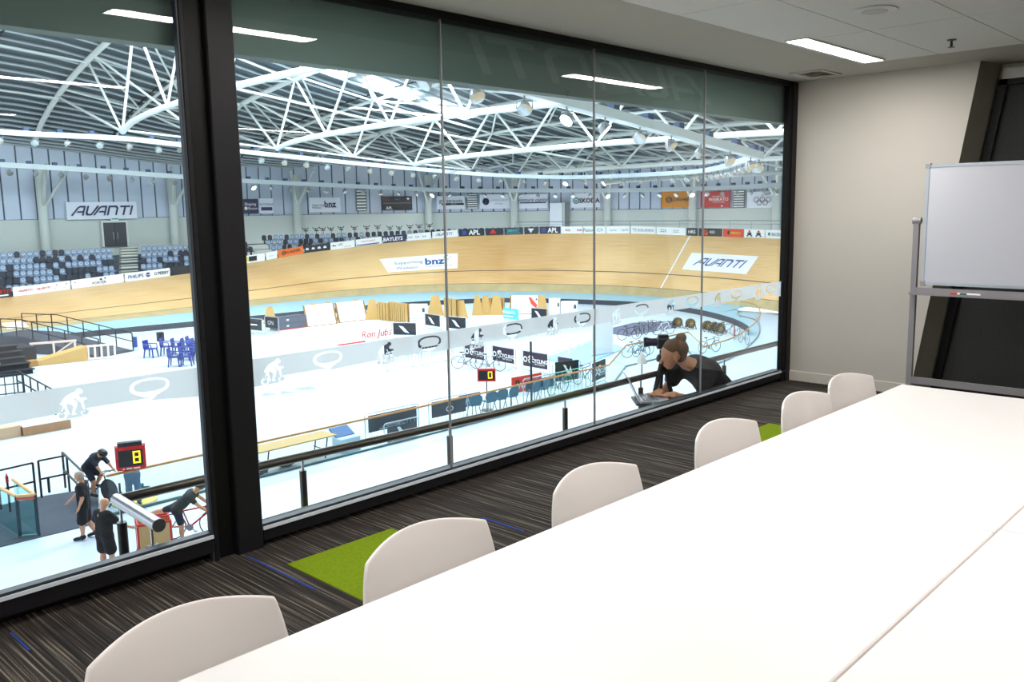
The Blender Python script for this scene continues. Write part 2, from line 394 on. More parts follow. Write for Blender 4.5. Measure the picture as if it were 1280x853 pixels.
mb.build('lettering', ghost_m, header, label='faint mirrored letters on the header board')

# frosted film band on the glass, with oval emblems and riders cut out of it
def film_material():
    m = bpy.data.materials.new('frosted_film'); m.use_nodes = True; nt = m.node_tree; nt.nodes.clear()
    out_ = nt.nodes.new('ShaderNodeOutputMaterial'); d = nt.nodes.new('ShaderNodeBsdfDiffuse'); t = nt.nodes.new('ShaderNodeBsdfTranslucent'); mx = nt.nodes.new('ShaderNodeMixShader'); tr_ = nt.nodes.new('ShaderNodeBsdfTransparent'); m2 = nt.nodes.new('ShaderNodeMixShader')
    nz = nt.nodes.new('ShaderNodeTexNoise'); nz.inputs['Scale'].default_value = 30; rp = nt.nodes.new('ShaderNodeMapRange'); rp.inputs[3].default_value = 0.06; rp.inputs[4].default_value = 0.10
    d.inputs[0].default_value = (0.76, 0.81, 0.85, 1); t.inputs[0].default_value = (0.76, 0.81, 0.85, 1); mx.inputs[0].default_value = 0.6
    nt.links.new(nz.outputs[0], rp.inputs[0]); nt.links.new(rp.outputs[0], m2.inputs[0])
    nt.links.new(d.outputs[0], mx.inputs[1]); nt.links.new(t.outputs[0], mx.inputs[2]); nt.links.new(mx.outputs[0], m2.inputs[1]); nt.links.new(tr_.outputs[0], m2.inputs[2]); nt.links.new(m2.outputs[0], out_.inputs[0])
    return m
film_m = film_material()
def ell(cx, cz, a, b, n=28, p=2.4):
    return [(cx+a*math.copysign(abs(math.cos(t))**(2/p), math.cos(t)), cz+b*math.copysign(abs(math.sin(t))**(2/p), math.sin(t))) for t in (2*PI*k/n for k in range(n))]
RIDER = [(-.046, .004), (-.034, .040), (-.044, .050), (-.036, .064), (-.020, .082), (.006, .094), (.018, .097), (.024, .106), (.036, .108), (.046, .099), (.047, .089), (.038, .083), (.030, .080), (.034, .066), (.058, .062), (.064, .055), (.046, .051), (.051, .012), (.048, -.002), (.043, .004), (.036, .044), (.024, .052), (.018, .066), (.010, .066), (.022, .046), (.020, .030), (.008, .006), (.016, -.006), (-.004, -.006), (.000, .008), (.006, .032), (-.008, .046), (-.020, .046), (-.018, .026), (-.010, .000), (-.022, -.002), (-.028, .024), (-.030, .038), (-.040, .004)]
def film(xa, xb, rings, riders, parent):
    z0, z1 = 0.785, 0.92
    loops = [[(xa, z0), (xb, z0), (xb, z1), (xa, z1)]]
    for cx in rings:
        loops.append(ell(cx, 0.868, .088, .036)); loops.append(ell(cx+.002, 0.870, .072, .025))
        loops.append([(cx-.062, .835), (cx-.02, .822), (cx+.006, .8175), (cx+.004, .806), (cx+.028, .826), (cx+.05, .8335), (cx+.02, .8312)])
    for cx in riders:
        loops.append([(cx+px, .805+.93*pz) for px, pz in RIDER])
        for wx in (-.046, .046):
            loops.append(ell(cx+wx+.004, .8035, .0225, .0165, 18, 2)) if wx < 0 else loops.append(ell(cx+wx+.006, .8025, .0195, .0155, 18, 2))
            loops.append(ell(cx+wx+.005, .803, .0135, .0115, 14, 2))
    c = bpy.data.curves.new('film', 'CURVE'); c.dimensions = '2D'; c.fill_mode = 'FRONT'
    for lp in loops:
        sp = c.splines.new('POLY'); sp.points.add(len(lp)-1); sp.use_cyclic_u = True
        for q, (x, z) in zip(sp.points, lp): q.co = (x, z, 0, 1)
    o = bpy.data.objects.new('film', c); me = bpy.data.meshes.new_from_object(o); bpy.data.objects.remove(o)
    mb = MB(); mb.add([(v.co.x, GYG-0.0065, v.co.y) for v in me.vertices], [tuple(p.vertices) for p in me.polygons])
    return mb.build('frosted_band', film_m, parent, label='frosted grey band with clear oval emblems and cyclists cut out')
film(2.122, 7.436, [2.55+.682*k for k in range(8)][:-1]+[7.24], [2.23+.684*k for k in range(8)], win1)
film(-3.05, 1.85, [1.63, .95, .26, -.42], [1.305, .61, -.08], win2)

# ceiling fittings
glow_m = M('lit_diffuser', (255, 252, 246), 0.5, var=0.0, emit=PANEL)
def ceiling_light(x0, x1, y0, y1, label):
    t = thing('ceiling_light', label, 'light', ((x0+x1)/2, (y0+y1)/2, CZ), 'recessed strip lights in the ceiling')
    mb = MB()
    for a, b, c, d in ((x0-.012, x0, y0-.012, y1+.012), (x1, x1+.012, y0-.012, y1+.012), (x0, x1, y0-.012, y0), (x0, x1, y1, y1+.012)): mb.box(a, b, c, d, CZ-.012, CZ+.002)
    mb.build('frame', M('white_enamel', (225, 225, 222), 0.5), t)
    MB().box(x0, x1, y0, y1, CZ-.009, CZ-.003).build('diffuser', glow_m, t)
ceiling_light(5.62, 6.89, 2.69, 2.83, 'strip light near the right wall, the one whose glowing tube is seen directly')
ceiling_light(2.05, 3.30, 2.56, 2.70, 'strip light above the charcoal column, seen only mirrored in the glass')
for k, (x, y) in enumerate(((2.05, -0.2), (5.62, -0.2), (2.05, -2.9), (5.62, -2.9), (-1.7, 2.6), (-1.7, -0.2))):
    ceiling_light(x, x+1.26, y, y+.14, ('first', 'second', 'third', 'fourth', 'fifth', 'sixth')[k]+' strip light over the rear of the room, outside the picture')
t = thing('ceiling_speaker', 'round white speaker grille set in the ceiling tile', 'speaker', (5.13, 2.06, CZ))
MB().lathe([(.112, .0), (.118, -.008), (.10, -.012)], (5.13, 2.06, CZ), 28).build('rim', M('white_enamel'), t, smooth='auto')
MB().lathe([(.07, -.0125), (.068, -.016), (.02, -.017)], (5.13, 2.06, CZ), 24).build('grille', M('grille', (205, 204, 199), 0.8, scale=200), t, smooth='auto')
t = thing('sprinkler', 'small metal sprinkler head hanging from the ceiling tile', 'sprinkler', (6.45, 2.07, CZ))
MB().lathe([(.03, 0), (.028, -.006), (.008, -.008), (.008, -.03), (.012, -.034), (.004, -.045)], (6.45, 2.07, CZ), 14).build('body', M('sprinkler_dark', (70, 70, 72), .4, metal=.5), t)
mb = MB(); mb.lathe([(.022, -.048), (.022, -.051)], (6.45, 2.07, CZ), 14); mb.tube([(6.436, 2.07, CZ-.03), (6.434, 2.07, CZ-.048)], .002, 5); mb.tube([(6.464, 2.07, CZ-.03), (6.466, 2.07, CZ-.048)], .002, 5); mb.build('deflector', M('sprinkler_dark'), t)
t = thing('air_vent', 'square white air vent in the ceiling border by the window corner', 'vent', (7.19, 3.35, CZ))
mb = MB()
for a, b, c, d in ((7.0, 7.37, 3.21, 3.24), (7.0, 7.37, 3.46, 3.49), (7.0, 7.03, 3.24, 3.46), (7.34, 7.37, 3.24, 3.46)): mb.box(a, b, c, d, CZ-.012, CZ)
mb.build('frame', M('vent_white', (190, 188, 180), 0.6), t)
for k in range(6): MB(XF((7.185, 3.26+.036*k, CZ-.006), rx=.5)).box(-.155, .155, -.014, .014, -.001, .001).build('slat', M('vent_white'), t)

# tables: two rows of white tops on steel legs
steel_m = M('silver_steel', (176, 172, 176), 0.35, metal=0.6, var=0.02)
def table(x0, x1, y0, y1, label):
    t = thing('meeting_table', label, 'table', ((x0+x1)/2, (y0+y1)/2, 0), 'white meeting tables pushed together')
    MB().rbox(x0+.0012, x1-.0012, y0+.0012, y1-.0012, .705, .73, .004).build('tabletop', white_lam, t)
    mb = MB()
    for a, b, c, d in ((x0+.1, x1-.1, y0+.08, y0+.11), (x0+.1, x1-.1, y1-.11, y1-.08), (x0+.1, x0+.13, y0+.11, y1-.11), (x1-.13, x1-.1, y0+.11, y1-.11)): mb.box(a, b, c, d, .665, .705)
    mb.build('under_frame', steel_m, t)
    for x in (x0+.115, x1-.115):
        for y in (y0+.095, y1-.095): MB().tube([(x, y, 0), (x, y, .665)], .022, 12).build('leg', steel_m, t)
TX = (4.35, 2.507, .664, -1.18)
NM = ('farthest', 'middle', 'nearest')
for r, (y0, y1, rn) in enumerate(((.629, 1.538, 'along the window side with the chairs'), (-.285, .625, 'in the row away from the window'))):
    for k in range(3):
        dx = 0.0 if r == 0 else 0.03
        table(TX[k+1]+dx, TX[k]+dx, y0, y1, 'white rectangular table, '+NM[k]+' one '+rn)

# white shell chairs tucked under the window side
def make_chair():
    t = thing('shell_chair', 'x', 'chair', (0, 0, 0), 'white shell chairs at the table')
    prof = [(-.23, .435), (-.16, .45), (-.05, .44), (.08, .43), (.155, .445), (.195, .50), (.215, .58), (.235, .66), (.256, .74), (.269, .79), (.272, .80)]
    hw = [.19, .205, .215, .222, .230, .234, .232, .226, .215, .204, .201]
    us = [-1, -.96, -.75, -.5, -.25, 0, .25, .5, .75, .96, 1]
    def S(u, i):
        i = int(i); y, z = prof[i]; b = min(1, max(0, (i-3)/6))
        return (u*hw[i], y-(.06*b)*u*u, z+(.018*(1-b))*u*u-(.03*b*b)*u*u)
    o = MB().grid(S, us, list(range(11))).build('shell', white_pl, t, smooth=True)
    so = o.modifiers.new('solid', 'SOLIDIFY'); so.thickness = .011; so.offset = 0
    sb = o.modifiers.new('sub', 'SUBSURF'); sb.levels = 2; sb.render_levels = 2
    for sx in (-1, 1):
        for y0, y1 in ((-.17, -.22), (.12, .22)):
            MB().tube([(sx*.15, y0, .42), (sx*.20, y1, 0.0)], [.013, .010], 10).build('leg', steel_m, t)
        MB().tube([(sx*.15, -.17, .418), (sx*.15, .12, .415)], .01, 8).build('seat_rail', steel_m, t)
    return t
ch0 = make_chair()
CH = [(.765, 1.43, .03, 'nearest the camera, at the bottom edge of the picture'), (1.405, 1.43, .0, 'beside the green carpet tile, second from the camera'), (2.09, 1.43, -.02, 'third from the camera, under the tall glass'),
      (2.87, 1.43, -.05, 'next to the seam between the table tops, fourth from the camera'), (3.53, 1.43, -.05, 'fifth from the camera, second from the far table end'), (4.05, 1.46, -.10, 'at the far end of the table, nearest the right wall')]
for k, (x, y, r, lb) in enumerate(CH):
    c = ch0 if k == 0 else dup(ch0)
    c.location = (x, y, 0); c.rotation_euler = (0, 0, r); c['label'] = 'white shell chair '+lb

# whiteboard on a rolling stand
X = 7.0; p0 = onx(1157, 206, X); p1 = onx(1154, 356, X)
yl, zt, zb = (p0[1]+p1[1])/2, p0[2], p1[2]; yr = yl-1.62
t = thing('whiteboard', 'whiteboard on a grey metal stand before the dark recess', 'whiteboard', (X, (yl+yr)/2, 0))
MB().rbox(X-.012, X+.012, yr+.02, yl-.02, zb+.02, zt-.02, .002).build('board', M('whiteboard_face', (206, 206, 216), 0.25, var=0.02, scale=2), t)
mb = MB()
for a, b, c, d in ((yr, yl, zt-.022, zt), (yr, yl, zb, zb+.022), (yr, yr+.022, zb, zt), (yl-.022, yl, zb, zt)): mb.box(X-.016, X+.016, a, b, c, d)
mb.build('frame', alu_m, t)
for y in (yl-.012, yr+.012):
    for z in (zb+.01, zt-.01): MB().rbox(X-.019, X+.019, y-.018, y+.018, z-.018, z+.018, .004).build('corner_cap', M('grey_plastic', (150, 148, 150), 0.5), t)
sgrey = M('stand_grey', (150, 144, 148), 0.45, metal=0.3)
q0 = onx(1150, 276, X); q1 = onx(1139, 470, X)
for y, nm in ((q0[1]+.02, 1), (yr-.03, 2)):
    MB().beam((X, y, .06), (X, y, q0[2]+.02), .04, .035).build('upright', sgrey, t)
    MB().lathe([(.025, -.03), (.028, 0), (.025, .03)], (X, y, q0[2]), 12, 'y').build('pivot_knob', M('grey_plastic'), t)
    mb = MB(); mb.beam((X-.32, y, .065), (X+.32, y, .065), .045, .03); mb.build('foot', sgrey, t)
    for dx in (-.3, .3): MB().lathe([(.025, -.012), (.028, 0), (.025, .012)], (X+dx, y, .028), 12, 'y').build('castor', M('black_rubber', (25, 25, 27), 0.8), t)
zt2 = onx(1150, 360, X)[2]; zt3 = onx(1150, 367, X)[2]
MB().box(X-.075, X+.012, yr-.03, q0[1]+.03, zt3-.004, zt3+.008).build('tray', sgrey, t); MB().box(X-.079, X-.073, yr-.03, q0[1]+.03, zt3-.006, zt3+.012).build('tray_lip', sgrey, t); MB().box(X-.016, X-.008, yr-.03, q0[1]+.03, zt3-.004, zt2+.004).build('tray_back', sgrey, t)
b0 = onx(1145, 474, X)[2]; MB().box(X-.015, X+.015, yr-.03, q1[1]+.0, b0-.035, b0+.015).build('cross_bar', sgrey, t)
for k, (px, cap, body, lb) in enumerate(((1197, (214, 60, 40), (235, 235, 235), 'white marker pen with a red cap lying on the whiteboard tray'), (1210, (20, 110, 95), (240, 240, 240), 'white marker pen with a green cap lying on the whiteboard tray'))):
    y = onx(px, 364, X-.045)[1]; xx = X-.048-.019*k
    t = thing('marker_pen', lb, 'pen', (xx, y, zt3+.008), 'marker pens on the tray')
    MB().tube([(xx, y-.09, zt3+.0165), (xx, y-.0, zt3+.0165)], .0085, 10).build('barrel', M('pen_body', (238, 238, 238)), t)
    MB().tube([(xx, y+.0, zt3+.0165), (xx, y+.045, zt3+.0165)], .0095, 10).build('cap', M('pen_cap%d' % k, cap), t)

# ================================================================== the balcony outside the window
structure(MB().box(1.55, 8.6, WY+.07, 4.42, -1.1, -.95).build('floor_balcony', M('balcony_floor', (210, 214, 218), 0.5)))
ry = 4.28
t = thing('handrail', 'dark round balcony handrail on posts just outside the window', 'railing', (1.69, ry, -.95))
dsteel = M('brushed_dark_steel', (92, 86, 80), 0.32, metal=0.75, var=0.1, scale=4, stretch=(1, 40, 40))
ssteel = M('brushed_steel', (206, 206, 212), 0.28, metal=0.8, var=0.02)
MB().tube([(1.69, ry+.08, .2), (2.6, ry+.05, .2), (4.2, ry-.06, .2), (8.6, ry-.08, .2)], .026, 16).build('rail', dsteel, t, smooth='auto')
MB().tube([(1.695, ry+.08, .203), (1.668, 3.835, .203)], .030, 16).build('return_rail', ssteel, t, smooth='auto', label='bright steel return rail')
MB().lathe([(.031, -.004), (.031, .004)], (1.668, 3.832, .203), 16, 'y').build('end_cap', M('dark_cap', (60, 60, 64), 0.4), t)
for px in (383, 560, 698, 792, 895, 967):
    x = ony(px, 560, ry)[0]; yy = ry+(.05 if x < 3 else -.02 if x < 4 else -.07)
    MB().tube([(x, yy, -.95), (x, yy, .115)], .021, 12).build('post', dsteel, t, smooth='auto')
    MB().tube([(x, yy, .115), (x, yy, .18)], .008, 8).build('post_pin', ssteel, t)
MB().tube([(1.70, ry+.05, -.95), (1.70, ry+.05, .09)], .024, 12).build('post', M('black_post', (36, 38, 40), .4, metal=.5), t, smooth='auto')
MB().tube([(1.70, ry+.05, .09), (1.70, ry+.05, .18)], .007, 8).build('post_pin', ssteel, t)
MB().rbox(1.64, 1.70, 3.90, 3.94, -.95, .085, .006).build('post', dsteel, t); MB().tube([(1.67, 3.92, .085), (1.67, 3.92, .18)], .007, 8).build('post_pin', ssteel, t)
# ================================================================== the velodrome: floor, track, walls, roof
conc = M('arena_floor', (188, 203, 212), 0.45, var=0.03, scale=0.35)
structure(MB().box(-40, 62, 12, 66, FZ-.3, FZ).build('floor_arena', conc))
wood = None
def track_wood():
    m = bpy.data.materials.new('track_timber'); m.use_nodes = True; nt = m.node_tree; b = nt.nodes['Principled BSDF']; b.inputs['Roughness'].default_value = 0.38
    uv = nt.nodes.new('ShaderNodeUVMap'); mp = nt.nodes.new('ShaderNodeMapping'); mp.inputs['Scale'].default_value = (0.35, 30, 1)
    n = nt.nodes.new('ShaderNodeTexNoise'); n.inputs['Scale'].default_value = 1; n.inputs['Detail'].default_value = 4
    n2 = nt.nodes.new('ShaderNodeTexNoise'); n2.inputs['Scale'].default_value = 0.12; n2.inputs['Detail'].default_value = 2
    ad = nt.nodes.new('ShaderNodeMath'); ad.operation = 'ADD'
    r = nt.nodes.new('ShaderNodeValToRGB'); e = r.color_ramp.elements
    e[0].position = .38; e[0].color = s2l((208, 160, 100))+(1,); e[1].position = .60; e[1].color = s2l((240, 202, 146))+(1,)
    mu = nt.nodes.new('ShaderNodeMath'); mu.operation = 'MULTIPLY'; mu.inputs[1].default_value = .5
    tc = nt.nodes.new('ShaderNodeTexCoord'); nt.links.new(tc.outputs['Object'], n2.inputs['Vector'])
    nt.links.new(uv.outputs[0], mp.inputs[0]); nt.links.new(mp.outputs[0], n.inputs['Vector']); nt.links.new(n.outputs[0], ad.inputs[0]); nt.links.new(n2.outputs[0], ad.inputs[1]); nt.links.new(ad.outputs[0], mu.inputs[0]); nt.links.new(mu.outputs[0], r.inputs[0]); nt.links.new(r.outputs[0], b.inputs['Base Color'])
    return m
WP = [(-30, 67.3), (-5, 67.2), (10, 67.2), (22, 67.2), (33, 67.6), (40, 68.1), (46.5, 68.2), (53, 66.6), (57.9, 63.3), (61.6, 58.3), (64.2, 50.5), (64.8, 44.5), (64, 39.5), (62.8, 35.5), (60.5, 30.4), (57.5, 26), (53, 21.8), (47, 18.8), (40, 17.8), (22, 17.6), (-10, 17.6), (-30, 17.6)]
TW = catmull(WP, 6)
_T = np.gradient(TW, axis=0); _T /= np.linalg.norm(_T, axis=1)[:, None]; _N = np.stack([-_T[:, 1], _T[:, 0]], 1)
TS = np.r_[0, np.cumsum(np.linalg.norm(np.diff(TW, axis=0), axis=1))]
BS = [0, 48, 54, 60, 64, 68, 71, 74.5, 77.6, 81, 84, 87, 90, 97, 105, 110, 117, 125, 133, 140, 150, 160, 300]
BA = [13, 13, 15, 18, 20, 22, 25, 28, 33, 36, 40, 43, 46, 48, 48, 46, 45, 44, 40, 32, 20, 13, 13]
TZ = FZ+.3; TWID = 7.2
def tr(s, v, up=0.0):
    x = np.interp(s, TS, TW[:, 0]); y = np.interp(s, TS, TW[:, 1]); nx = np.interp(s, TS, _N[:, 0]); ny = np.interp(s, TS, _N[:, 1]); L = math.hypot(nx, ny); nx /= L; ny /= L
    a = math.radians(np.interp(s, BS, BA)); h = TWID*v*math.cos(a)-up*math.sin(a)
    return (x+nx*h, y+ny*h, TZ+TWID*v*math.sin(a)+up*math.cos(a))
def trn(s):
    nx = np.interp(s, TS, _N[:, 0]); ny = np.interp(s, TS, _N[:, 1]); L = math.hypot(nx, ny); return nx/L, ny/L
ST = np.linspace(0, TS[-1], 190)
wood = track_wood()
raw_m = M('raw_timber', (186, 166, 122), 0.6, var=0.22, scale=1.2)
band_m = M('blue_band', (160, 204, 222), 0.45, var=0.05, scale=0.6)
band_bright_m = M('blue_band_overexposed', (198, 214, 234), 0.4, var=0.04, scale=0.4)  # near copy of the blue band colour, bright light painted in
line_m = M('dark_track_line', (62, 60, 66), 0.5); wline_m = M('white_track_line', (245, 245, 245), 0.5)
track = thing('cycling_track', 'banked golden timber cycling track sweeping round the hall', 'track', (40, 44, FZ))
def strip(name, mat, v0, v1, nv, up, s0=None, s1=None, label=None):
    ss = [s for s in ST if (s0 is None or s > s0) and (s1 is None or s < s1)]
    if s0 is not None: ss = [s0]+ss
    if s1 is not None: ss = ss+[s1]
    vv = np.linspace(v0, v1, nv)
    mb = MB(); mb.grid(lambda s, v: tr(s, v, up), ss, vv)
    o = mb.build(name, mat, track, smooth=True, label=label)
    uvl = o.data.uv_layers.new(name='UVMap'); nV = len(vv)
    co = [(s, v*TWID) for s in ss for v in vv]
    for lp in o.data.loops: uvl.data[lp.index].uv = co[lp.vertex_index]
    return o
strip('timber_surface', wood, 0, 1, 8, 0)
strip('raw_timber_strip', raw_m, 0.0, .128, 2, .012, label='weathered greenish timber strip along the foot of the track')
strip('track_line', line_m, .352, .362, 2, .014, label='dark lane line')
strip('track_line', line_m, .128, .134, 2, .014, label='thin dark lane line')
mb = MB(); mb.grid(lambda s, v: tr(s, v, .016), [109.93, 110.07], np.linspace(0, 1, 12)); mb.build('track_line', wline_m, track, label='white line running straight up the banking')
# outer back of the track and the flat blue band between fence and timber
FP = [(-30, 61.4), (0, 61.3), (17, 61.4), (24, 61.7), (33, 60.6), (39.5, 60.0), (46.4, 58.9), (51.8, 56.8), (56.2, 53.1), (58.9, 46), (59.4, 40.5), (57.8, 35.7), (54.8, 31.2), (51.7, 28.2), (50.2, 27.3)]
FC = catmull(FP, 6)
mb = MB(); n = len(FC); m_ = 7
inner = [(p[0], p[1], FZ+.02) for p in FC]
fs_ = np.r_[0, np.cumsum(np.linalg.norm(np.diff(FC, axis=0), axis=1))]
def near_s(p):
    d = ((TW-np.array(p))**2).sum(1); return TS[int(d.argmin())]
so_ = np.maximum.accumulate([near_s(p) for p in FC])
GE = [(54.8, 31.2, 58.9, 33.0), (51.7, 28.2, 55.2, 29.5), (50.2, 27.3, 51.0, 27.2)]
def band_out(i):
    p = FC[i]
    if p[1] > 35.5 or p[0] < 50: q = tr(so_[i], 0.0); return (q[0], q[1], TZ+.005)
    k = [57.8, 54.8, 51.7, 50.2]; X_ = [62.6, 58.9, 55.2, 51.0]; Y_ = [34.9, 33.0, 29.5, 27.2]
    x = float(np.interp(p[0], k[::-1], X_[::-1])); y = float(np.interp(p[0], k[::-1], Y_[::-1])); return (x, y, FZ+.03+(.27*max(0, (x-58.9)/3.7)))
mb.add([q for i, p in enumerate(inner) for q in ((p[0], p[1], FZ+.02), band_out(i))], [(2*i, 2*i+1, 2*i+3, 2*i+2) for i in range(n-1)])
mb.build('blue_band', band_m, track, label='flat pale blue band at the foot of the banking')
# near side: blue floor between glass balustrade and timber, painted paler as if overexposed
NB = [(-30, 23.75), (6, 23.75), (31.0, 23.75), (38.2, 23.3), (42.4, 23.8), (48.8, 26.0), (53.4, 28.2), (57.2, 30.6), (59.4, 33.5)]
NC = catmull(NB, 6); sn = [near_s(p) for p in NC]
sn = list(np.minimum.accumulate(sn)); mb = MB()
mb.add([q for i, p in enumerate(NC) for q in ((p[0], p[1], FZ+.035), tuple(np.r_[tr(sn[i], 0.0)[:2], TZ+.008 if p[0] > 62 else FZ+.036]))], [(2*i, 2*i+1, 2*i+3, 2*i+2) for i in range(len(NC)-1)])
mb.build('apron', band_bright_m, track, label='near-side apron of the blue band, paler with bright light painted in')
mb = MB(); mb.grid(lambda s, v: (tr(s, 1)[0]+trn(s)[0]*.02, tr(s, 1)[1]+trn(s)[1]*.02, FZ+(tr(s, 1)[2]-.01-FZ)*v), ST, [0, 1]); mb.build('back_face', M('track_back', (120, 116, 110), .8), track)

# printed patches on the boards
def patch(name, s0, s1, v0, v1, skew0, skew1, mat, label):
    mb = MB(); mb.grid(lambda a, b: tr(s0+(s1-s0)*a+(skew0*(1-a)+skew1*a)*(1-b), v0+(v1-v0)*b, .02), np.linspace(0, 1, 10), np.linspace(0, 1, 5)); return mb.build(name, mat, track, smooth=True, label=label)
wpr = M('white_print', (250, 250, 250), .5, var=.01); navy = M('navy_print', (24, 44, 104), .5); ink = M('dark_print', (40, 42, 52), .5); grey_i = M('grey_print', (128, 136, 146), .5)
blue_i = M('blue_print', (44, 82, 156), .5)
patch('floor_advert', 83.3, 89.75, .41, .685, .35, 0, wpr, 'white painted advert on the bend')
patch('floor_advert', 111.0, 117.75, .445, .72, 0, .1, wpr, 'white painted advert past the white line')
patch('floor_advert', 49.9, 51.3, .06, .235, 0, 0, wpr, 'small white painted patch by the stage')
SP = lambda s0, v0, k=1.0: (lambda u, w: tr(s0+u, v0+w/TWID*k, .03))
mb = MB(); mb.text(SP(84.35, .575), 'Supporting', .38, 'l'); mb.text(SP(84.4, .475), 'Waikato', .38, 'l'); mb.build('lettering', M('slate_print', (74, 92, 110), .5), track)
mb = MB(); mb.text(SP(86.9, .567), 'bnz', .85, 'l', bold=.03, sx=.95); mb.build('lettering', blue_i, track)
mb = MB(); mb.text(SP(86.9, .475), 'be good with money', .2, 'l'); mb.build('lettering', grey_i, track)
for a, b in ((88.55, .625), (88.85, .655), (89.1, .62), (88.9, .585)): MB().grid(lambda s, v: tr(s, v, .03), [a-.05, a+.05], [b-.008, b+.008]).build('star', grey_i, track)
mb = MB(); avanti(mb, lambda u, v: tr(114.4+u*.93, .585+v/TWID, .03), .95); mb.build('lettering', blue_i, track)

# low dark fence round the infield
t = thing('infield_fence', 'low dark fence between the white infield and the blue band', 'fence', (59, 42, FZ))
def fence_panel(i0, i1):
    mb = MB(); pts = FC[i0:i1+1]
    for a, b in zip(pts[:-1], pts[1:]): mb.beam((a[0], a[1], FZ+.20), (b[0], b[1], FZ+.20), .05, .40)
    mb.build('fence_panel', M('dark_fence', (58, 60, 70), .6, var=.1), t)
for i in range(12, n-1, 3): fence_panel(i, min(i+3, n-1))

# glass balustrade with a wooden rail along the near side of the infield
gl2 = glass_mat('balustrade_glass', (0.84, 0.955, 0.965), 0.05, .5)
woodrail = M('wooden_rail', (178, 128, 70), .4, var=.1); chan = M('glass_channel', (126, 150, 156), .4, metal=.4)
bal = thing('glass_balustrade', 'long glass balustrade with a slim wooden handrail along the pale apron', 'balustrade', (24, 23.75, FZ))
RT = FZ+1.13
def run(pts, rail_end=True):
    MB().tube([(p[0], p[1], RT) for p in pts], .038, 8).build('rail', woodrail, bal, smooth='auto')
    for a, b in zip(pts[:-1], pts[1:]):
        L = math.dist(a[:2], b[:2]); k = max(1, round(L/1.9))
        for j in range(k):
            p = [a[i]+(b[i]-a[i])*(j+.006)/k for i in (0, 1)]; q = [a[i]+(b[i]-a[i])*(j+.994)/k for i in (0, 1)]
            MB().add([(p[0], p[1], FZ+.04), (q[0], q[1], FZ+.04), (q[0], q[1], RT-.03), (p[0], p[1], RT-.03)], [(0, 1, 2, 3)]).build('glass_pane', gl2, bal)
        MB().beam((a[0], a[1], FZ+.03), (b[0], b[1], FZ+.03), .06, .1).build('base_channel', chan, bal)
run([(9.1, 23.95), (20, 23.85), (31.2, 23.8), (36.3, 26.6), (42.4, 26.75), (38.3, 23.25)])
cur = catmull([(38.3, 23.25), (42.4, 23.8), (48.8, 26.0), (53.4, 28.2), (57.2, 30.6), (58.6, 32.6)], 5)
run([tuple(p) for p in cur])

# walls of the hall: grey lower wall, pale ribbed panels above, round columns
wallp = [(-30, 84), (16, 84), (28, 84), (40, 84), (53.5, 83), (67.6, 77.5), (76, 71.8), (82, 62.6), (84.5, 52.7), (85, 43), (85, 31), (83, 22)]
lowm = M('hall_wall', (196, 204, 200), .8, var=.03, scale=.3); panm = M('pale_panel', (192, 204, 222), .6, var=.05, scale=.4); colm = M('column_paint', (196, 204, 200), .5)
ribm = M('dark_rib', (78, 90, 104), .6)
wall_far = structure(thing('wall_far', None, None, (40, 84, FZ)))
PZ = 1.38
for a, b in zip(wallp[:-1], wallp[1:]):
    MB().beam((a[0], a[1], (FZ+PZ)/2), (b[0], b[1], (FZ+PZ)/2), .3, PZ-FZ).build('lower_wall', lowm, wall_far)
    L = math.dist(a, b)
    k = max(1, round(L/1.32)); d = Vector((b[0]-a[0], b[1]-a[1], 0)).normalized()
    if b[0] > 17 or a[0] > 17:
        for j in range(k):
            p = Vector((a[0], a[1], 4.9))+d*(L*j/k+.07); q = Vector((a[0], a[1], 4.9))+d*(L*(j+1)/k-.07)
            MB().beam(p, q, .16, 6.96).build('wall_panel', panm, wall_far)
    MB().beam((a[0]+d.y*-.1, a[1]+d.x*.1, 4.9), (b[0]+d.y*-.1, b[1]+d.x*.1, 4.9), .1, 7.2).build('rib_wall', ribm, wall_far)
colt = []
for k, (x, y) in enumerate(wallp[1:-1]):
    d = Vector((42-x, 44-y, 0)).normalized(); p = Vector((x, y, 0))+d*.75
    t = thing('column', 'pale round steel column by the hall wall, '+ordw(k+1)+' from the left', 'column', (p.x, p.y, FZ), 'columns along the hall wall'); colt.append(p)
    MB().tube([(p.x, p.y, FZ), (p.x, p.y, 5.6)], .42, 14).build('shaft', colm, t, smooth='auto')
    for sg in (1, -1):
        e = p+d*2.4+Vector((-d.y, d.x, 0))*sg*1.2; MB().tube([(p.x, p.y, 2.2), (e.x, e.y, 6.0)], .14, 8).build('brace', colm, t, smooth='auto')

nw = structure(thing('wall_near', None, None, (20, 4.4, FZ)))
for a_, b_, c_, d_ in ((-30, 90, FZ, -1.12), (-30, 90, 2.96, 20), (-30, -3.3, -1.12, 2.96), (8.75, 90, -1.12, 2.96)): MB().box(a_, b_, 3.96, 4.2, c_, d_).build('wall_section', lowm, nw)
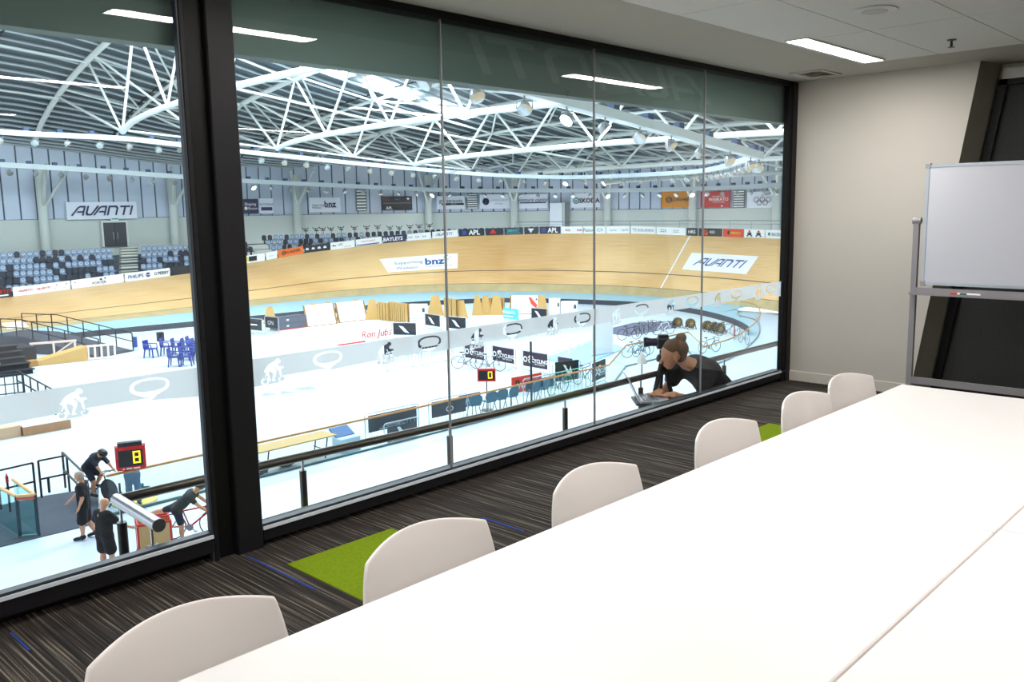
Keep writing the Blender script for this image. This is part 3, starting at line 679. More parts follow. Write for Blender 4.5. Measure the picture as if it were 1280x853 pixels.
# roof: dark sheeting on white purlins, carried by curved lattice trusses
_cx = [-30, 10, 28, 40, 53.5, 66, 76, 88]; _cz = [19, 18.6, 16.2, 12.9, 10.2, 8.2, 6.6, 5.2]
_ex = [-30, 28, 40, 53.5, 66, 76, 88]; _ez = [6.4, 6.0, 5.0, 4.8, 4.3, 3.9, 3.6]
def roofz(x, y):
    u = min(1, abs(y-42)/42.5); zc = np.interp(x, _cx, _cz); ze = np.interp(x, _ex, _ez); return float(ze+(zc-ze)*max(0, 1-u*u)**.6)
roof_m = M('roof_sheet', (96, 108, 116), .7, var=.12, scale=.8)
roof = structure(MB().grid(lambda x, y: (x, y, roofz(x, y)+.75), np.linspace(-30, 88, 60), 44-40.4*np.cos(np.linspace(0, PI, 60))).build('roof', roof_m, smooth=True))
mb = MB()
for th in np.linspace(.03*PI, .97*PI, 74):
    y = 42-42.0*math.cos(th); xs = np.linspace(-30, 87, 22); mb.tube([(x, y, roofz(x, y)+.5) for x in xs], .11, 4, cap=False)
mb.build('purlin', M('purlin', (176, 186, 192), .6), roof, kind='stuff')
for x in (22, 34, 46.7, 60, 71):
    mb = MB(); ys = np.linspace(2, 82, 30)
    for a, b in zip(ys[:-1], ys[1:]): mb.beam((x, a, roofz(x, a)+.44), (x, b, roofz(x, b)+.44), .12, .1)
    mb.build('roof_seam', M('seam_dark', (40, 46, 54), .7), roof)
truss_m = M('white_truss', (226, 232, 230), .5)
_zx = [10, 28, 40, 53.5, 66, 76]; _zb = [8.2, 7.6, 6.8, 5.8, 4.95, 4.2]; _zm = [10.2, 9.2, 7.7, 6.35, 5.3, 4.5]
def botz(x, y): return float(np.interp(x, _zx, _zb)+(np.interp(x, _zx, _zm)-np.interp(x, _zx, _zb))*max(0, 1-((y-42)/23)**2)**.5)
TOPY = [83, 77, 70.4, 62, 54, 46, 38, 30, 22, 13.6, 7, 2]; BOTY = [65.3, 58, 50, 42, 34, 26, 19]
for k, x in enumerate((28, 40, 53.5, 66, 76)):
    t = thing('roof_truss', 'white tubular lattice truss arching under the roof, '+('furthest left in view', 'second from the left', 'third from the left', 'fourth from the left', 'last one before the right end wall')[k], 'truss', (x, 42, 8), 'roof trusses over the track')
    f = min(1, (np.interp(x, [28, 66, 76], [1, .86, .72])))
    ty = [42+(y-42)*f for y in TOPY]; by = [42+(y-42)*f for y in BOTY]
    top = [(x, y, roofz(x, y)+.05) for y in ty]; bot = [(x, y, botz(x, 42+(y-42)/f)) for y in by]
    MB().tube([(x, y, roofz(x, y)+.05) for y in np.linspace(ty[0], ty[-1], 40)], .22, 8).build('top_chord', truss_m, t, smooth='auto')
    MB().tube([(x, y, botz(x, 42+(y-42)/f)) for y in np.linspace(by[0], by[-1], 30)], .21, 8).build('bottom_chord', truss_m, t, smooth='auto')
    pairs = [(0, 1), (0, 2), (0, 3), (1, 3), (1, 4), (2, 4), (2, 5), (3, 5), (3, 6), (4, 6), (4, 7), (5, 7), (5, 8), (6, 8), (6, 9), (6, 10)]
    for bi, ti in pairs: MB().tube([bot[bi], top[ti]], .10, 6).build('strut', truss_m, t, smooth='auto')
# bracing between neighbouring trusses
xsT = (16, 28, 40, 53.5, 66, 76)
for k in range(5):
    xa, xb = xsT[k], xsT[k+1]; xm = (xa+xb)/2
    t = thing('roof_bracing', 'thin white bracing tubes crossing the roof bay, '+('first bay from the left', 'second bay from the left', 'middle bay', 'second bay from the right end', 'bay next to the right end wall')[k], 'bracing', (xm, 42, 8), 'bracing between the roof trusses')
    fa = float(np.interp(xb, [28, 66, 76], [1, .86, .72]))
    Y = lambda y: 42+(y-42)*fa
    P = lambda x, y: (x, Y(y), roofz(x, Y(y))-.1)
    zb = (botz(xa, 65.3)+botz(xb, 65.3))/2
    for y in (77, 70.4, 62, 54, 46, 38, 30): MB().tube([P(xa, y), P(xm, y), P(xb, y)], .09, 6).build('tie', truss_m, t, smooth='auto')
    if k == 0: continue
    for y in (65.3, 50, 34): MB().tube([(xa, Y(y), botz(xa, y)), (xb, Y(y), botz(xb, y))], .08, 6).build('tie', truss_m, t, smooth='auto')
    MB().tube([(xm, Y(y), roofz(xm, Y(y))-.1) for y in np.linspace(83, 20, 24)], .13, 6).build('arch', truss_m, t, smooth='auto')
    for (x0, y0), (x1, y1) in (((xa, 70.4), (xm, 77)), ((xm, 77), (xb, 70.4)), ((xa, 62), (xm, 70.4)), ((xm, 70.4), (xb, 62)), ((xa, 54), (xm, 62)), ((xm, 62), (xb, 54)), ((xa, 46), (xm, 54)), ((xm, 54), (xb, 46)), ((xa, 38), (xm, 46)), ((xm, 46), (xb, 38))):
        MB().tube([P(x0, y0), P(x1, y1)], .085, 6).build('diagonal', truss_m, t, smooth='auto')
    for xx in (xa, xb):
        MB().tube([(xm, Y(65.3), zb), (xx, Y(70.4), roofz(xx, Y(70.4)))], .1, 6).build('diagonal', truss_m, t, smooth='auto')
    for y in (77, 70.4, 62): MB().tube([(xm, Y(65.3), zb), P(xm, y)], .09, 6).build('diagonal', truss_m, t, smooth='auto')

# bright roof lights let into the sheeting
sky_m = M('lit_roof_panel', (240, 250, 255), .5, var=0, emit=SKYLIGHT)
k = 0
for x in (3, 9.5, 16.5, 22.5, 28.5, 34.5, 40.5, 47, 53.5):
    for y in (26, 42, 58):
        k += 1; t = thing('roof_light', 'glowing roof light panel, '+ordw((k-1)//3+1)+' from the left in the '+('near', 'middle', 'far')[(k-1) % 3]+' row', 'roof light', (x, y, roofz(x, y)+.3), 'glowing roof light panels')
        z0, z1 = roofz(x-2.4, y), roofz(x+2.4, y)
        mb = MB(); mb.grid(lambda a, b: (x+a, y+b, roofz(x+a, y+b)+.36), np.linspace(-2.4, 2.4, 5), [-.8, .8]); mb.build('glowing_panel', sky_m, t, smooth=True)
        mb = MB()
        for b in (-.85, .85): mb.tube([(x+a, y+b, roofz(x+a, y+b)+.36) for a in np.linspace(-2.45, 2.45, 5)], .06, 4)
        mb.build('frame', truss_m, t)

# two oval lighting rings with floodlights hanging from them
beam_m = M('ring_beam', (214, 226, 232), .5, var=.03); box_m = M('junction_box', (70, 88, 120), .5)
def flood_proto(lit):
    mb = MB(); mb.tube([(0, 0, 0), (0, 0, -.16)], .03, 5); mb.tube([(-.26, 0, -.42), (-.26, 0, -.16), (.26, 0, -.16), (.26, 0, -.42)], .022, 4)
    mb.mi = 1; xf = mb.xf; mb.xf = XF((0, 0, -.42), rx=-.75)
    mb.lathe([(.09, -.26), (.17, -.2), (.24, -.02), (.25, .06)], (0, 0, 0), 12, 'y')
    mb.mi = 2; mb.lathe([(.235, .062), (.12, .085), (.02, .09)], (0, 0, 0), 12, 'y'); mb.xf = xf
    o = mb.build('floodlight', [M('yoke', (150, 156, 160), .5), M('lamp_shell', (176, 180, 182), .35, metal=.3), M('lamp_lit', (250, 252, 255), .4, var=0, emit=60) if lit else M('lamp_lens', (205, 210, 210), .12, metal=.6)])
    return o
def path_at(P, step, off=0):
    P = np.array(P); d = np.r_[0, np.cumsum(np.linalg.norm(np.diff(P, axis=0), axis=1))]
    out = []; s = off
    while s < d[-1]:
        out.append([np.interp(s, d, P[:, i]) for i in range(3)]); s += step
    return out
R1 = catmull([(4, 65.5, 7.7), (20, 65.5, 7.2), (27.6, 65.5, 7.15), (32.4, 65.5, 6.88), (40.6, 65.5, 6.37), (48.3, 65.4, 5.92), (55.3, 63.6, 5.4), (60.3, 60.8, 4.95), (63.6, 56.5, 4.62), (64.4, 52, 4.45), (64.2, 46, 4.4), (61.6, 38.8, 4.33), (55.2, 32.4, 4.25), (48.5, 26.8, 4.3), (41.5, 22.2, 4.05), (36.6, 20, 3.92), (31.5, 20, 4.44), (26.2, 20, 4.98), (23.5, 20, 5.25), (19.4, 20, 5.65), (10, 20, 6.6), (0, 20, 7.3)], 5)
R2 = catmull([(6, 80, 6.6), (24.2, 80, 5.84), (30.4, 80, 5.59), (39.3, 80, 5.12), (45.5, 80, 4.83), (54, 79.0, 4.5), (62, 76.5, 4.12), (69.5, 73.2, 3.8), (75.2, 66.5, 3.66), (78.4, 59.6, 3.5), (79.8, 52, 3.44), (78.5, 44.5, 3.4), (76.5, 40, 3.42), (73, 32, 3.4)], 5)
prot = {l: flood_proto(l) for l in (False, True)}; used = {False: False, True: False}
def ring(P, name, label, h, step, grp, lit_px, labels):
    t = thing(name, label, 'lighting ring', P[len(P)//2])
    seg = 6
    for i in range(0, len(P)-1, seg):
        mb = MB()
        for a, b in zip(P[i:i+seg], P[i+1:i+seg+1]): mb.beam(a, b, .38, h)
        mb.build('ring_beam', beam_m, t)
    for q in path_at(P, step*1.0, .4):
        MB().cbox((q[0], q[1], q[2]+h/2+.12), (.34, .3, .24)).build('junction_box', box_m, t)
    Q = path_at(P, step, .9); nseen = 0
    for i, q in enumerate(Q):
        pr = np.array(q); d = pr-CAM; zc = d@_f; px = 640+FPX*(d@_r)/zc if zc > 1 else -999
        if zc < 1 or not -40 < px < 1000: continue
        lit = any(abs(px-l) < w for l, w in lit_px)
        j = random.uniform(-.25, .25)
        o = prot[lit]
        if used[lit]: o = dup(o)
        used[lit] = True
        c = np.array([42, 43]); a = math.atan2(c[1]-q[1], c[0]-q[0])+(PI if q[1] < 25 else 0)
        o.location = (q[0], q[1], q[2]-h/2); o.rotation_euler = (0, 0, a-PI/2+j*5); o.scale = (1, 1, 1)
        nseen += 1
        tag(o, labels[lit]+', '+ordw(nseen)+' along the ring from the left', 'floodlight', grp+(' that are lit' if lit else ' that are off'))
ring(R1, 'lighting_ring', 'oval white lighting ring hanging inside the track, nearer the middle', .34, 2.15, 'floodlights under the inner ring', ((640, 12), (707, 10), (762, 7)), {False: 'unlit floodlight under the inner lighting ring', True: 'glaring lit floodlight under the inner lighting ring'})
ring(R2, 'lighting_ring', 'outer white lighting ring running close to the hall wall', .42, 2.0, 'floodlights under the outer ring', ((210, 5), (316, 8), (332, 5), (543, 6), (664, 5), (686, 5), (762, 7), (858, 4), (869, 7)), {False: 'unlit floodlight under the outer lighting ring', True: 'glaring lit floodlight under the outer lighting ring'})
# ================================================================== boards, banners, seats and doors round the track
MT = {'w': M('board_white', (246, 247, 248), .5, var=.01), 'k': M('board_black', (34, 38, 48), .5), 'navy': M('board_navy', (28, 36, 84), .5), 'o': M('board_orange', (238, 116, 44), .5), 'r': M('board_red', (226, 62, 44), .5),
      'amber': M('banner_amber', (208, 132, 26), .6), 'crim': M('banner_crimson', (190, 44, 50), .6), 'y': M('print_yellow', (226, 222, 40), .5), 'g': M('print_green', (28, 128, 110), .5), 'teal': M('print_teal', (40, 170, 180), .5),
      'b': M('print_blue', (40, 70, 150), .5), 'gr': M('print_grey', (150, 156, 164), .5), 'ink': M('print_ink', (28, 30, 40), .5), 'pr': M('print_red', (206, 48, 40), .5), 'bw': M('banner_pale', (226, 232, 244), .6, var=.01), 'plum': M('board_plum', (54, 34, 58), .5), 'lb': M('banner_light_blue', (96, 196, 232), .6), 'tealk': M('banner_teal_dark', (24, 84, 104), .6)}
MT['wt'] = MT['w']
def content(parent, mp, items):
    """printing on a board: mp(u, v, lift) gives a point; each colour and kind becomes one part"""
    for it in items:
        kind, col = it[0], MT[it[1]]; mb = MB(); nm = 'lettering'
        if kind == 't':
            _, _, s, u, v, h = it[:6]; kw = it[6] if len(it) > 6 else {}
            mb.text(lambda a, b: mp(u+a, v+b, 1), s, h, **kw)
        elif kind == 'q':
            for poly in it[2]: mb.add([mp(a, b, 1) for a, b in poly], [tuple(range(len(poly)))])
            nm = it[3] if len(it) > 3 else 'emblem'
        elif kind == 'c':
            u, v, r = it[2:5]; mb.add([mp(u+r*math.cos(a), v+r*math.sin(a), it[5] if len(it) > 5 else 1) for a in np.linspace(0, 2*PI, 18)[:-1]], [tuple(range(17))]); nm = 'disc'
        elif kind == 'ring':
            u, v, r, w = it[2:6]; A = np.linspace(0, 2*PI, 21)
            for a, b in zip(A[:-1], A[1:]): mb.add([mp(u+q*math.cos(x), v+q*math.sin(x)*(it[6] if len(it) > 6 else 1), 1) for q, x in ((r, a), (r, b), (r-w, b), (r-w, a))], [(0, 1, 2, 3)])
            nm = 'ring'
        elif kind == 'av':
            u, v, h = it[2:5]; avanti(mb, lambda a, b: mp(u+a, v+b, 1), h)
        o = mb.build(nm, col, parent)
        if len(mb.f) > 0 and kind in ('t', 'av', 'q') : o['kind'] = 'stuff'
R_ = lambda u0, v0, u1, v1: [(u0, v0), (u1, v0), (u1, v1), (u0, v1)]
TRI = lambda u, v, s, up=1: [(u-s, v-s*up*.6), (u+s, v-s*up*.6), (u, v+s*up*.7)]
BOARD_H = .70
# trackside boards: (s0, s1, base, what is printed, label)
def AVs(u, h, c='pr'): return ('av', c, u, .36, h)
ADS = [
 (46.0, 49.5, 'w', [('t', 'gr', 'cycling', 1.6, .35, .3)], 'white trackside board with one pale word, at the left edge of the view'),
 (49.6, 52.55, 'k', [('av', 'pr', 2.0, .45, .28), ('q', 'w', [R_(1.3, .12, 2.6, .22)], 'bar')], 'black trackside board with red script and a white bar'),
 (52.6, 57.0, 'w', [AVs(.9, .18), AVs(2.2, .18), ('q', 'pr', [TRI(3.2, .5, .08), TRI(3.95, .5, .08)]), ('t', 'gr', 'on', 3.05, .25, .12), ('t', 'gr', 'on', 3.8, .25, .12)], 'white trackside board with two small red scripts, before the lowest seat row'),
 (57.05, 61.4, 'w', [('q', 'pr', [TRI(.3, .5, .08)]), ('t', 'ink', 'PORTER', 2.2, .24, .22), ('q', 'ink', [TRI(2.35, .52, .14), TRI(2.7, .52, .1, -1)])], 'white trackside board with a small dark winged emblem'),
 (61.45, 65.7, 'w', [('t', 'b', 'PHILIPS', .95, .36, .3, {'bold': .01}), ('c', 'b', 2.05, .36, .2), ('q', 'w', [R_(1.86, .32, 2.24, .4)], 'bar'), ('ring', 'ink', 2.75, .36, .13, .05), ('t', 'ink', 'PERRY', 3.5, .36, .26, {'bold': .02})], 'white trackside board with a blue word, a blue disc and a black word'),
 (65.75, 70.2, 'k', [], 'plain black trackside board beside the column between the windows'),
 (70.3, 74.6, 'w', [('q', 'y', [R_(2.2, .12, 2.85, .58)], 'block'), ('q', 'ink', [R_(2.9, .14, 3.6, .58)], 'block'), ('t', 'y', 'sport', 3.25, .36, .2)], 'white trackside board with a yellow block and a black block'),
 (74.65, 75.55, 'w', [('t', 'gr', 'cycling', .5, .36, .12)], 'small white trackside board left of the orange one'),
 (75.6, 77.6, 'o', [('ring', 'ink', .55, .36, .2, .05), ('t', 'ink', 'GALLAGHER', 1.35, .40, .26, {'bold': .01, 'sx': .9})], 'orange trackside board with dark capital letters and a ring'),
 (77.65, 79.8, 'k', [('q', 'w', [[(u-.16, .26), (u+.16, .26), (u+.16, .34), (u+.07, .5), (u, .4), (u-.07, .5), (u-.16, .34)] for u in (.3, .92, 1.54, 2.14)])], 'navy trackside board with four white crowns'),
 (79.85, 81.85, 'w', [('q', 'ink', [TRI(.3, .4, .14), TRI(.5, .36, .1)]), ('t', 'ink', 'LIFE', 1.0, .44, .2), ('t', 'gr', 'cambridge', 1.7, .2, .12)], 'white trackside board with a dark hill emblem and a grey word'),
 (81.9, 83.9, 'w', [('t', 'pr', 'venture capital', 1.2, .46, .16, {'shear': .2}), ('q', 'b', [R_(.1, .06, 2.3, .16)], 'bar')], 'white trackside board with a thin red script over a blue bar'),
 (83.95, 85.7, 'navy', [('t', 'w', 'BAYLEYS', 1.02, .36, .36, {'bold': .03})], 'navy trackside board with bold white capitals'),
 (85.75, 87.6, 'w', [('t', 'b', 'bnz', u, .36, .2) for u in (.35, 1.05, 1.75)], 'white trackside board with the same small blue word three times'),
 (87.65, 89.75, 'w', [('av', 'b', 1.25, .36, .3)], 'white trackside board with a slanted blue logo word'),
 (89.8, 91.9, 'k', [('q', 'b', [R_(.35, .14, .8, .56)], 'block'), ('t', 'w', 'APL', 1.6, .36, .46, {'bold': .03})], 'black trackside board with three white capitals, left of the red mountain'),
 (91.95, 93.4, 'k', [('q', 'pr', [TRI(.8, .42, .36)]), ('t', 'pr', 'PERMARK', .8, .14, .1)], 'black trackside board with a red mountain emblem'),
 (93.45, 95.0, 'k', [('t', 'teal', 'SMART', .95, .42, .3, {'bold': .02}), ('q', 'teal', [R_(.2, .14, 1.7, .19)], 'bar')], 'black trackside board with a turquoise word'),
 (95.05, 96.3, 'k', [('q', 'bw', [TRI(.75, .36, .34, -1)])], 'black trackside board with a pale triangle pointing down'),
 (96.35, 98.3, 'k', [('q', 'b', [R_(.3, .16, .75, .56)], 'block'), ('t', 'w', 'APL', 1.5, .36, .46, {'bold': .03})], 'black trackside board with three white capitals, right of the pale triangle'),
 (98.35, 100.4, 'w', [('t', 'pr', 'Avis', .7, .36, .22, {'bold': .02}), ('t', 'pr', 'Avis', 1.95, .36, .22, {'bold': .02})], 'white trackside board with two small red words'),
 (100.45, 102.6, 'w', [('t', 'g', 'Fusion', .6, .36, .34, {'shear': .2}), ('ring', 'b', 1.75, .36, .3, .06, .5)], 'white trackside board with a green word and a blue oval'),
 (102.65, 104.8, 'w', [('t', 'gr', 'rapido', .7, .36, .2), ('t', 'gr', 'rapido', 1.9, .36, .2)], 'white trackside board with two pale grey words'),
 (104.85, 107.0, 'w', [('t', 'gr', 'TE KAURIRA', 1.3, .36, .28)], 'white trackside board with pale grey spaced capitals'),
 (107.05, 109.6, 'w', [('q', 'g', [R_(u-.3, .42, u+.3, .46)]+[TRI(u+d, .3, .09) for d in (-.22, 0, .22)]) for u in (.75, 2.1)], 'white trackside board with two small green crests'),
 (109.65, 110.6, 'k', [('t', 'w', 'HRS', .6, .36, .3, {'bold': .01})], 'narrow black trackside board above the white line'),
 (110.65, 112.75, 'k', [('q', 'pr', [[(.3, .1), (.7, .1), (1.0, .6), (.5, .5)]]), ('q', 'o', [[(.75, .1), (1.0, .1), (1.1, .45)]]), ('t', 'w', 'RED', 1.6, .38, .24)], 'dark trackside board with a red and orange flame'),
 (112.8, 115.0, 'r', [('c', 'ink', .75, .36, .18), ('t', 'y', 'WAIKATO', 1.55, .36, .2, {'bold': .02})], 'red trackside board right of the dark flame board'),
 (115.05, 117.0, 'w', [('q', 'ink', [R_(u-.2, .2, u+.2, .42), R_(u-.3, .1, u-.12, .2), R_(u+.12, .1, u+.3, .2)]) for u in (.6, 1.5)]+[('c', 'pr', .6, .52, .1), ('c', 'pr', 1.5, .52, .1)], 'white trackside board with two small figures'),
 (117.05, 120.5, 'w', [('c', 'g', .45, .36, .14), ('t', 'ink', 'SKODA', 1.35, .34, .26)], 'white trackside board with a green dot, cut by the window frame')]
for s0, s1, base, items, label in ADS:
    sm = (s0+s1)/2; p = tr(sm, 1); n2 = trn(sm); t = thing('advertising_board', label, 'board', p, 'advertising boards round the track')
    ss = np.linspace(s0+.03, s1-.03, max(3, int((s1-s0)*2)))
    def mp(u, v, lift=0, s0=s0, k=1.0):
        # u in metres along the top of the track
        r = math.dist(tr(s0+.5, 1)[:2], tr(s0-.5, 1)[:2]); q = tr(s0+u/r, 1); m = trn(s0+u/r)
        return (q[0]+m[0]*(.06-.035*lift), q[1]+m[1]*(.06-.035*lift), q[2]+v)
    mb = MB()
    for f in (.06, .12): mb.grid(lambda s, v, f=f: (tr(s, 1)[0]+trn(s)[0]*f, tr(s, 1)[1]+trn(s)[1]*f, tr(s, 1)[2]+v), ss, [0, BOARD_H])
    mb.grid(lambda s, v: (tr(s, 1)[0]+trn(s)[0]*(.06+.06*v), tr(s, 1)[1]+trn(s)[1]*(.06+.06*v), tr(s, 1)[2]+BOARD_H), ss, [0, 1])
    mb.build('panel', MT[base], t); content(t, mp, items)

# banners hung on the hall wall
def wall_hit(px, py, off=.42):
    d = ray(px, py); best = None
    for a, b in zip(wallp[:-1], wallp[1:]):
        e = Vector((b[0]-a[0], b[1]-a[1])).normalized(); nx, ny = e.y, -e.x
        ax, ay = a[0]+nx*off, a[1]+ny*off
        den = d[0]*nx+d[1]*ny
        if abs(den) < 1e-6: continue
        t = (nx*(ax-CAM[0])+ny*(ay-CAM[1]))/den
        if t <= 0: continue
        P = CAM+d*t; k = (P[0]-a[0])*e.x+(P[1]-a[1])*e.y; L = math.dist(a, b)
        if -1.0 <= k <= L+1.0 and (best is None or t < best[0]): best = (t, P)
    return best[1]
def board(name, label, cat, group, P0, P1, h, base, items, thick=.04, parent=None):
    P0 = Vector([float(c) for c in P0]); P1 = Vector([float(c) for c in P1]); d = P1-P0; L = d.length; e = d/L; n = Vector((e.y, -e.x, 0)).normalized(); up = n.cross(e)*-1
    up = Vector((0, 0, 1))
    t = thing(name, label, cat, (P0+P1)/2, group) if parent is None else parent
    mb = MB(); q = [P0, P1, P1+up*h, P0+up*h]
    mb.add([tuple(v) for v in q]+[tuple(v-n*thick) for v in q], [(0, 1, 2, 3), (7, 6, 5, 4), (0, 4, 5, 1), (1, 5, 6, 2), (2, 6, 7, 3), (3, 7, 4, 0)]); mb.build('panel', MT[base], t)
    lf = max(.004, .0009*math.dist(P0, CAM))
    content(t, lambda u, v, lift=0: tuple(P0+e*(u*h)+up*(v*h)+n*lf*lift), items)   # u, v in units of the board's height
    return t
def wbanner(px0, px1, yt, yb, base, items, label):
    a = wall_hit(px0, yb); b = wall_hit(px1, yb); zt = wall_hit((px0+px1)/2, yt)[2]; z = (a[2]+b[2])/2
    L = math.dist(a[:2], b[:2]); h = zt-z; a = np.r_[a[:2], z]; b = np.r_[b[:2], z]
    its = items(L/h) if callable(items) else items
    board('wall_banner', label, 'banner', 'banners on the hall wall', a, b, h, base, its)
wbanner(84, 172, 252.5, 274, 'bw', lambda w: [('av', 'navy', w/2, .5, .66*w/4.4)], 'long pale banner with a navy slanted logo above the double doors')
wbanner(303.5, 323, 249, 267, 'navy', lambda w: [('t', 'w', 'Shaping', w*.12, .66, .2, {'ax': 'l'}), ('c', 'w', w*.2, .36, .12), ('t', 'w', 'Rotorua', w*.34, .36, .2, {'ax': 'l'})], 'navy square banner with white words beside the charcoal column')
wbanner(324.5, 342, 248, 267, 'bw', lambda w: [('t', 'navy', 'ROTORUA', w/2, .6, .14), ('q', 'navy', [R_(w*.1, .2, w*.9, .42)], 'block')], 'pale square banner with a navy block, right of the navy one')
wbanner(387, 426, 247, 265.5, 'bw', lambda w: [('t', 'ink', 'Supporting', w*.08, .5, .13, {'ax': 'l'}), ('t', 'ink', 'Waikato', w*.08, .32, .13, {'ax': 'l'}), ('t', 'navy', 'bnz', w*.66, .56, .4, {'bold': .03}), ('q', 'navy', [R_(w*.52, .32, w*.86, .35)], 'bar')], 'pale wide banner with a navy three-letter word, left of the black banner')
wbanner(477, 515.5, 245.5, 263, 'k', lambda w: [('t', 'w', 'APL', w*.24, .17, .2, {'bold': .02}), ('q', 'gr', [R_(w*.05, .5, w*.95, .53)], 'bar'), ('q', 'bw', [TRI(w*.86, .8, .13, -1)]), ('t', 'pr', 'PERMARK', w*.15, .74, .09), ('t', 'teal', 'SMART', w*.5, .78, .09)], 'black banner with white lettering above the end seats')
wbanner(546, 581, 245, 261.5, 'bw', lambda w: [('t', 'ink', 'grassroots', w*.5, .64, .3), ('q', 'ink', [R_(w*.18, .3, w*.97, .44)], 'bar'), ('t', 'w', 'TRUST', w*.6, .37, .1)], 'pale banner with a long dark word over a black bar')
wbanner(600, 637.5, 243, 261, 'bw', lambda w: [('c', 'navy', .42, .5, .24), ('q', 'bw', [[(.3, .36), (.36, .33), (.54, .64), (.48, .66)]]), ('t', 'gr', 'ROWING TRUST', w*.64, .58, .12), ('t', 'gr', 'cambridge', w*.62, .36, .1)], 'pale banner with a navy disc emblem')
wbanner(649, 684.5, 243, 260.5, 'bw', lambda w: [('t', 'navy', 'venture capital', w*.48, .62, .26, {'shear': .25}), ('q', 'navy', [R_(w*.03, .36, w*.95, .44)], 'bar')], 'pale banner with navy script over a navy bar')
wbanner(713.5, 750, 241.5, 259.5, 'bw', lambda w: [('ring', 'g', .38, .48, .22, .07), ('q', 'g', [TRI(.38, .48, .1)]), ('t', 'ink', 'SKODA', w*.64, .48, .3, {'bold': .03})], 'pale banner with a green ring emblem and dark capitals')
wbanner(826.5, 864, 239.5, 259.5, 'amber', lambda w: [('ring', 'ink', w*.27, .48, .2, .05), ('t', 'ink', 'GALLAGHER', w*.56, .5, .2, {'bold': .01})], 'amber banner with a dark ring and capitals')
wbanner(875.5, 912.5, 239, 259.5, 'crim', lambda w: [('t', 'w', 'WAIKATO', w*.62, .5, .2, {'bold': .01}), ('t', 'w', 'THE UNIVERSITY OF', w*.62, .68, .07), ('t', 'w', 'Te Whare Wananga', w*.62, .33, .07), ('q', 'w', [TRI(w*.74, .1, .09)])], 'crimson banner with white lettering')
wbanner(933.5, 973, 239.5, 259.8, 'bw', lambda w: [('ring', 'ink', w*.36+.36*k, .55-.24*(k % 2 == 1)*1 if False else .5, .17, .03) for k in range(0)]+[('ring', 'ink', w*.5+dx, dy, .175, .035) for dx, dy in ((-.4, .5), (0, .5), (.4, .5), (-.2, .32), (.2, .32))]+[('q', 'gr', [[(w*.42, .72), (w*.62, .9), (w*.8, .96), (w*.74, .8)]])], 'pale banner with five linked rings and a grey fern leaf')
# louvred openings
louv = M('louvre_slat', (236, 240, 240), .5); louk = M('louvre_dark', (96, 104, 108), .7)
for px0, px1, yt, yb, lb in ((445.5, 459, 237, 264, 'white louvred vent in the wall, left of the black banner'), (583.5, 597.5, 242, 261.5, 'white louvred vent in the wall, left of the navy disc banner'), (916, 930.5, 238, 259.8, 'white louvred vent in the wall, between the crimson and the rings banner')):
    a = wall_hit(px0, yb); b = wall_hit(px1, yb); zt = wall_hit((px0+px1)/2, yt)[2]; z = (a[2]+b[2])/2
    e = Vector((b[0]-a[0], b[1]-a[1], 0)).normalized(); n_ = Vector((e.y, -e.x, 0)); A = Vector((a[0], a[1], z)); B = Vector((b[0], b[1], z)); t = thing('wall_vent', lb, 'vent', (A+B)/2, 'louvred vents in the hall wall')
    MB().beam(A+Vector((0, 0, (zt-z)/2))-n_*.05, B+Vector((0, 0, (zt-z)/2))-n_*.05, .04, zt-z).build('back_plate', louk, t)
    m_ = 7
    for k in range(m_): q = Vector((0, 0, (zt-z)*(k+.5)/m_)); MB().beam(A+q+e*.1, B+q-e*.1, .1, (zt-z)/m_*.45).build('slat', louv, t)
# double doors and exit sign
t = structure(thing('door_1', None, None, (34.4, 83.6, -1.2)))
dm = M('dark_door', (52, 56, 66), .5); fm = M('door_frame', (214, 220, 216), .5)
for x0, x1 in ((33.36, 34.40), (34.42, 35.46)):
    MB().rbox(x0, x1, 83.55, 83.62, -1.2, 1.0, .01).build('door_leaf', dm, t); xx = 34.22 if x0 < 34 else 34.6
    MB().tube([(xx, 83.5, -.55), (xx, 83.46, -.5), (xx, 83.46, .05), (xx, 83.5, .1)], .03, 6).build('handle', M('door_handle', (190, 196, 200), .3, metal=.6), t)
for bx in ((33.2, 33.36, -1.2, 1.14), (35.46, 35.62, -1.2, 1.14), (33.36, 35.46, 1.0, 1.14)): MB().box(bx[0], bx[1], 83.5, 83.7, bx[2], bx[3]).build('frame', fm, t)
t = thing('exit_sign', 'small green and white exit sign above the double doors', 'sign', (34.4, 83.4, 1.2)); MB().rbox(34.05, 34.75, 83.35, 83.5, 1.16, 1.4, .02).build('case', MT['w'], t); MB().box(34.1, 34.7, 83.34, 83.352, 1.27, 1.38).build('green_face', MT['g'], t)
# pale service door box near the middle of the end wall
a = wall_hit(687.5, 284, .5); b = wall_hit(703, 284, .5); e = Vector((b[0]-a[0], b[1]-a[1], 0)).normalized()
t = structure(thing('door_2', None, None, (a+b)/2)); A = Vector((a[0], a[1], 0)); B = Vector((b[0], b[1], 0))
z0, z1 = -3.2, wall_hit(695, 254, .5)[2]
MB().beam(A+Vector((0, 0, (z0+z1)/2)), B+Vector((0, 0, (z0+z1)/2)), .2, z1-z0).build('door_leaf', M('white_door', (232, 240, 250), .4), t)
MB().beam(B+e*.05+Vector((0, 0, (z0+z1)/2)), B+e*.3+Vector((0, 0, (z0+z1)/2)), .3, z1-z0+.1).build('jamb', colm, t)
MB().beam(B+e*.3+Vector((0, 0, (z0+z1)/2)), B+e*.85+Vector((0, 0, (z0+z1)/2)), .12, z1-z0+.1).build('recess', M('recess_shadow', (110, 120, 124), .8), t)
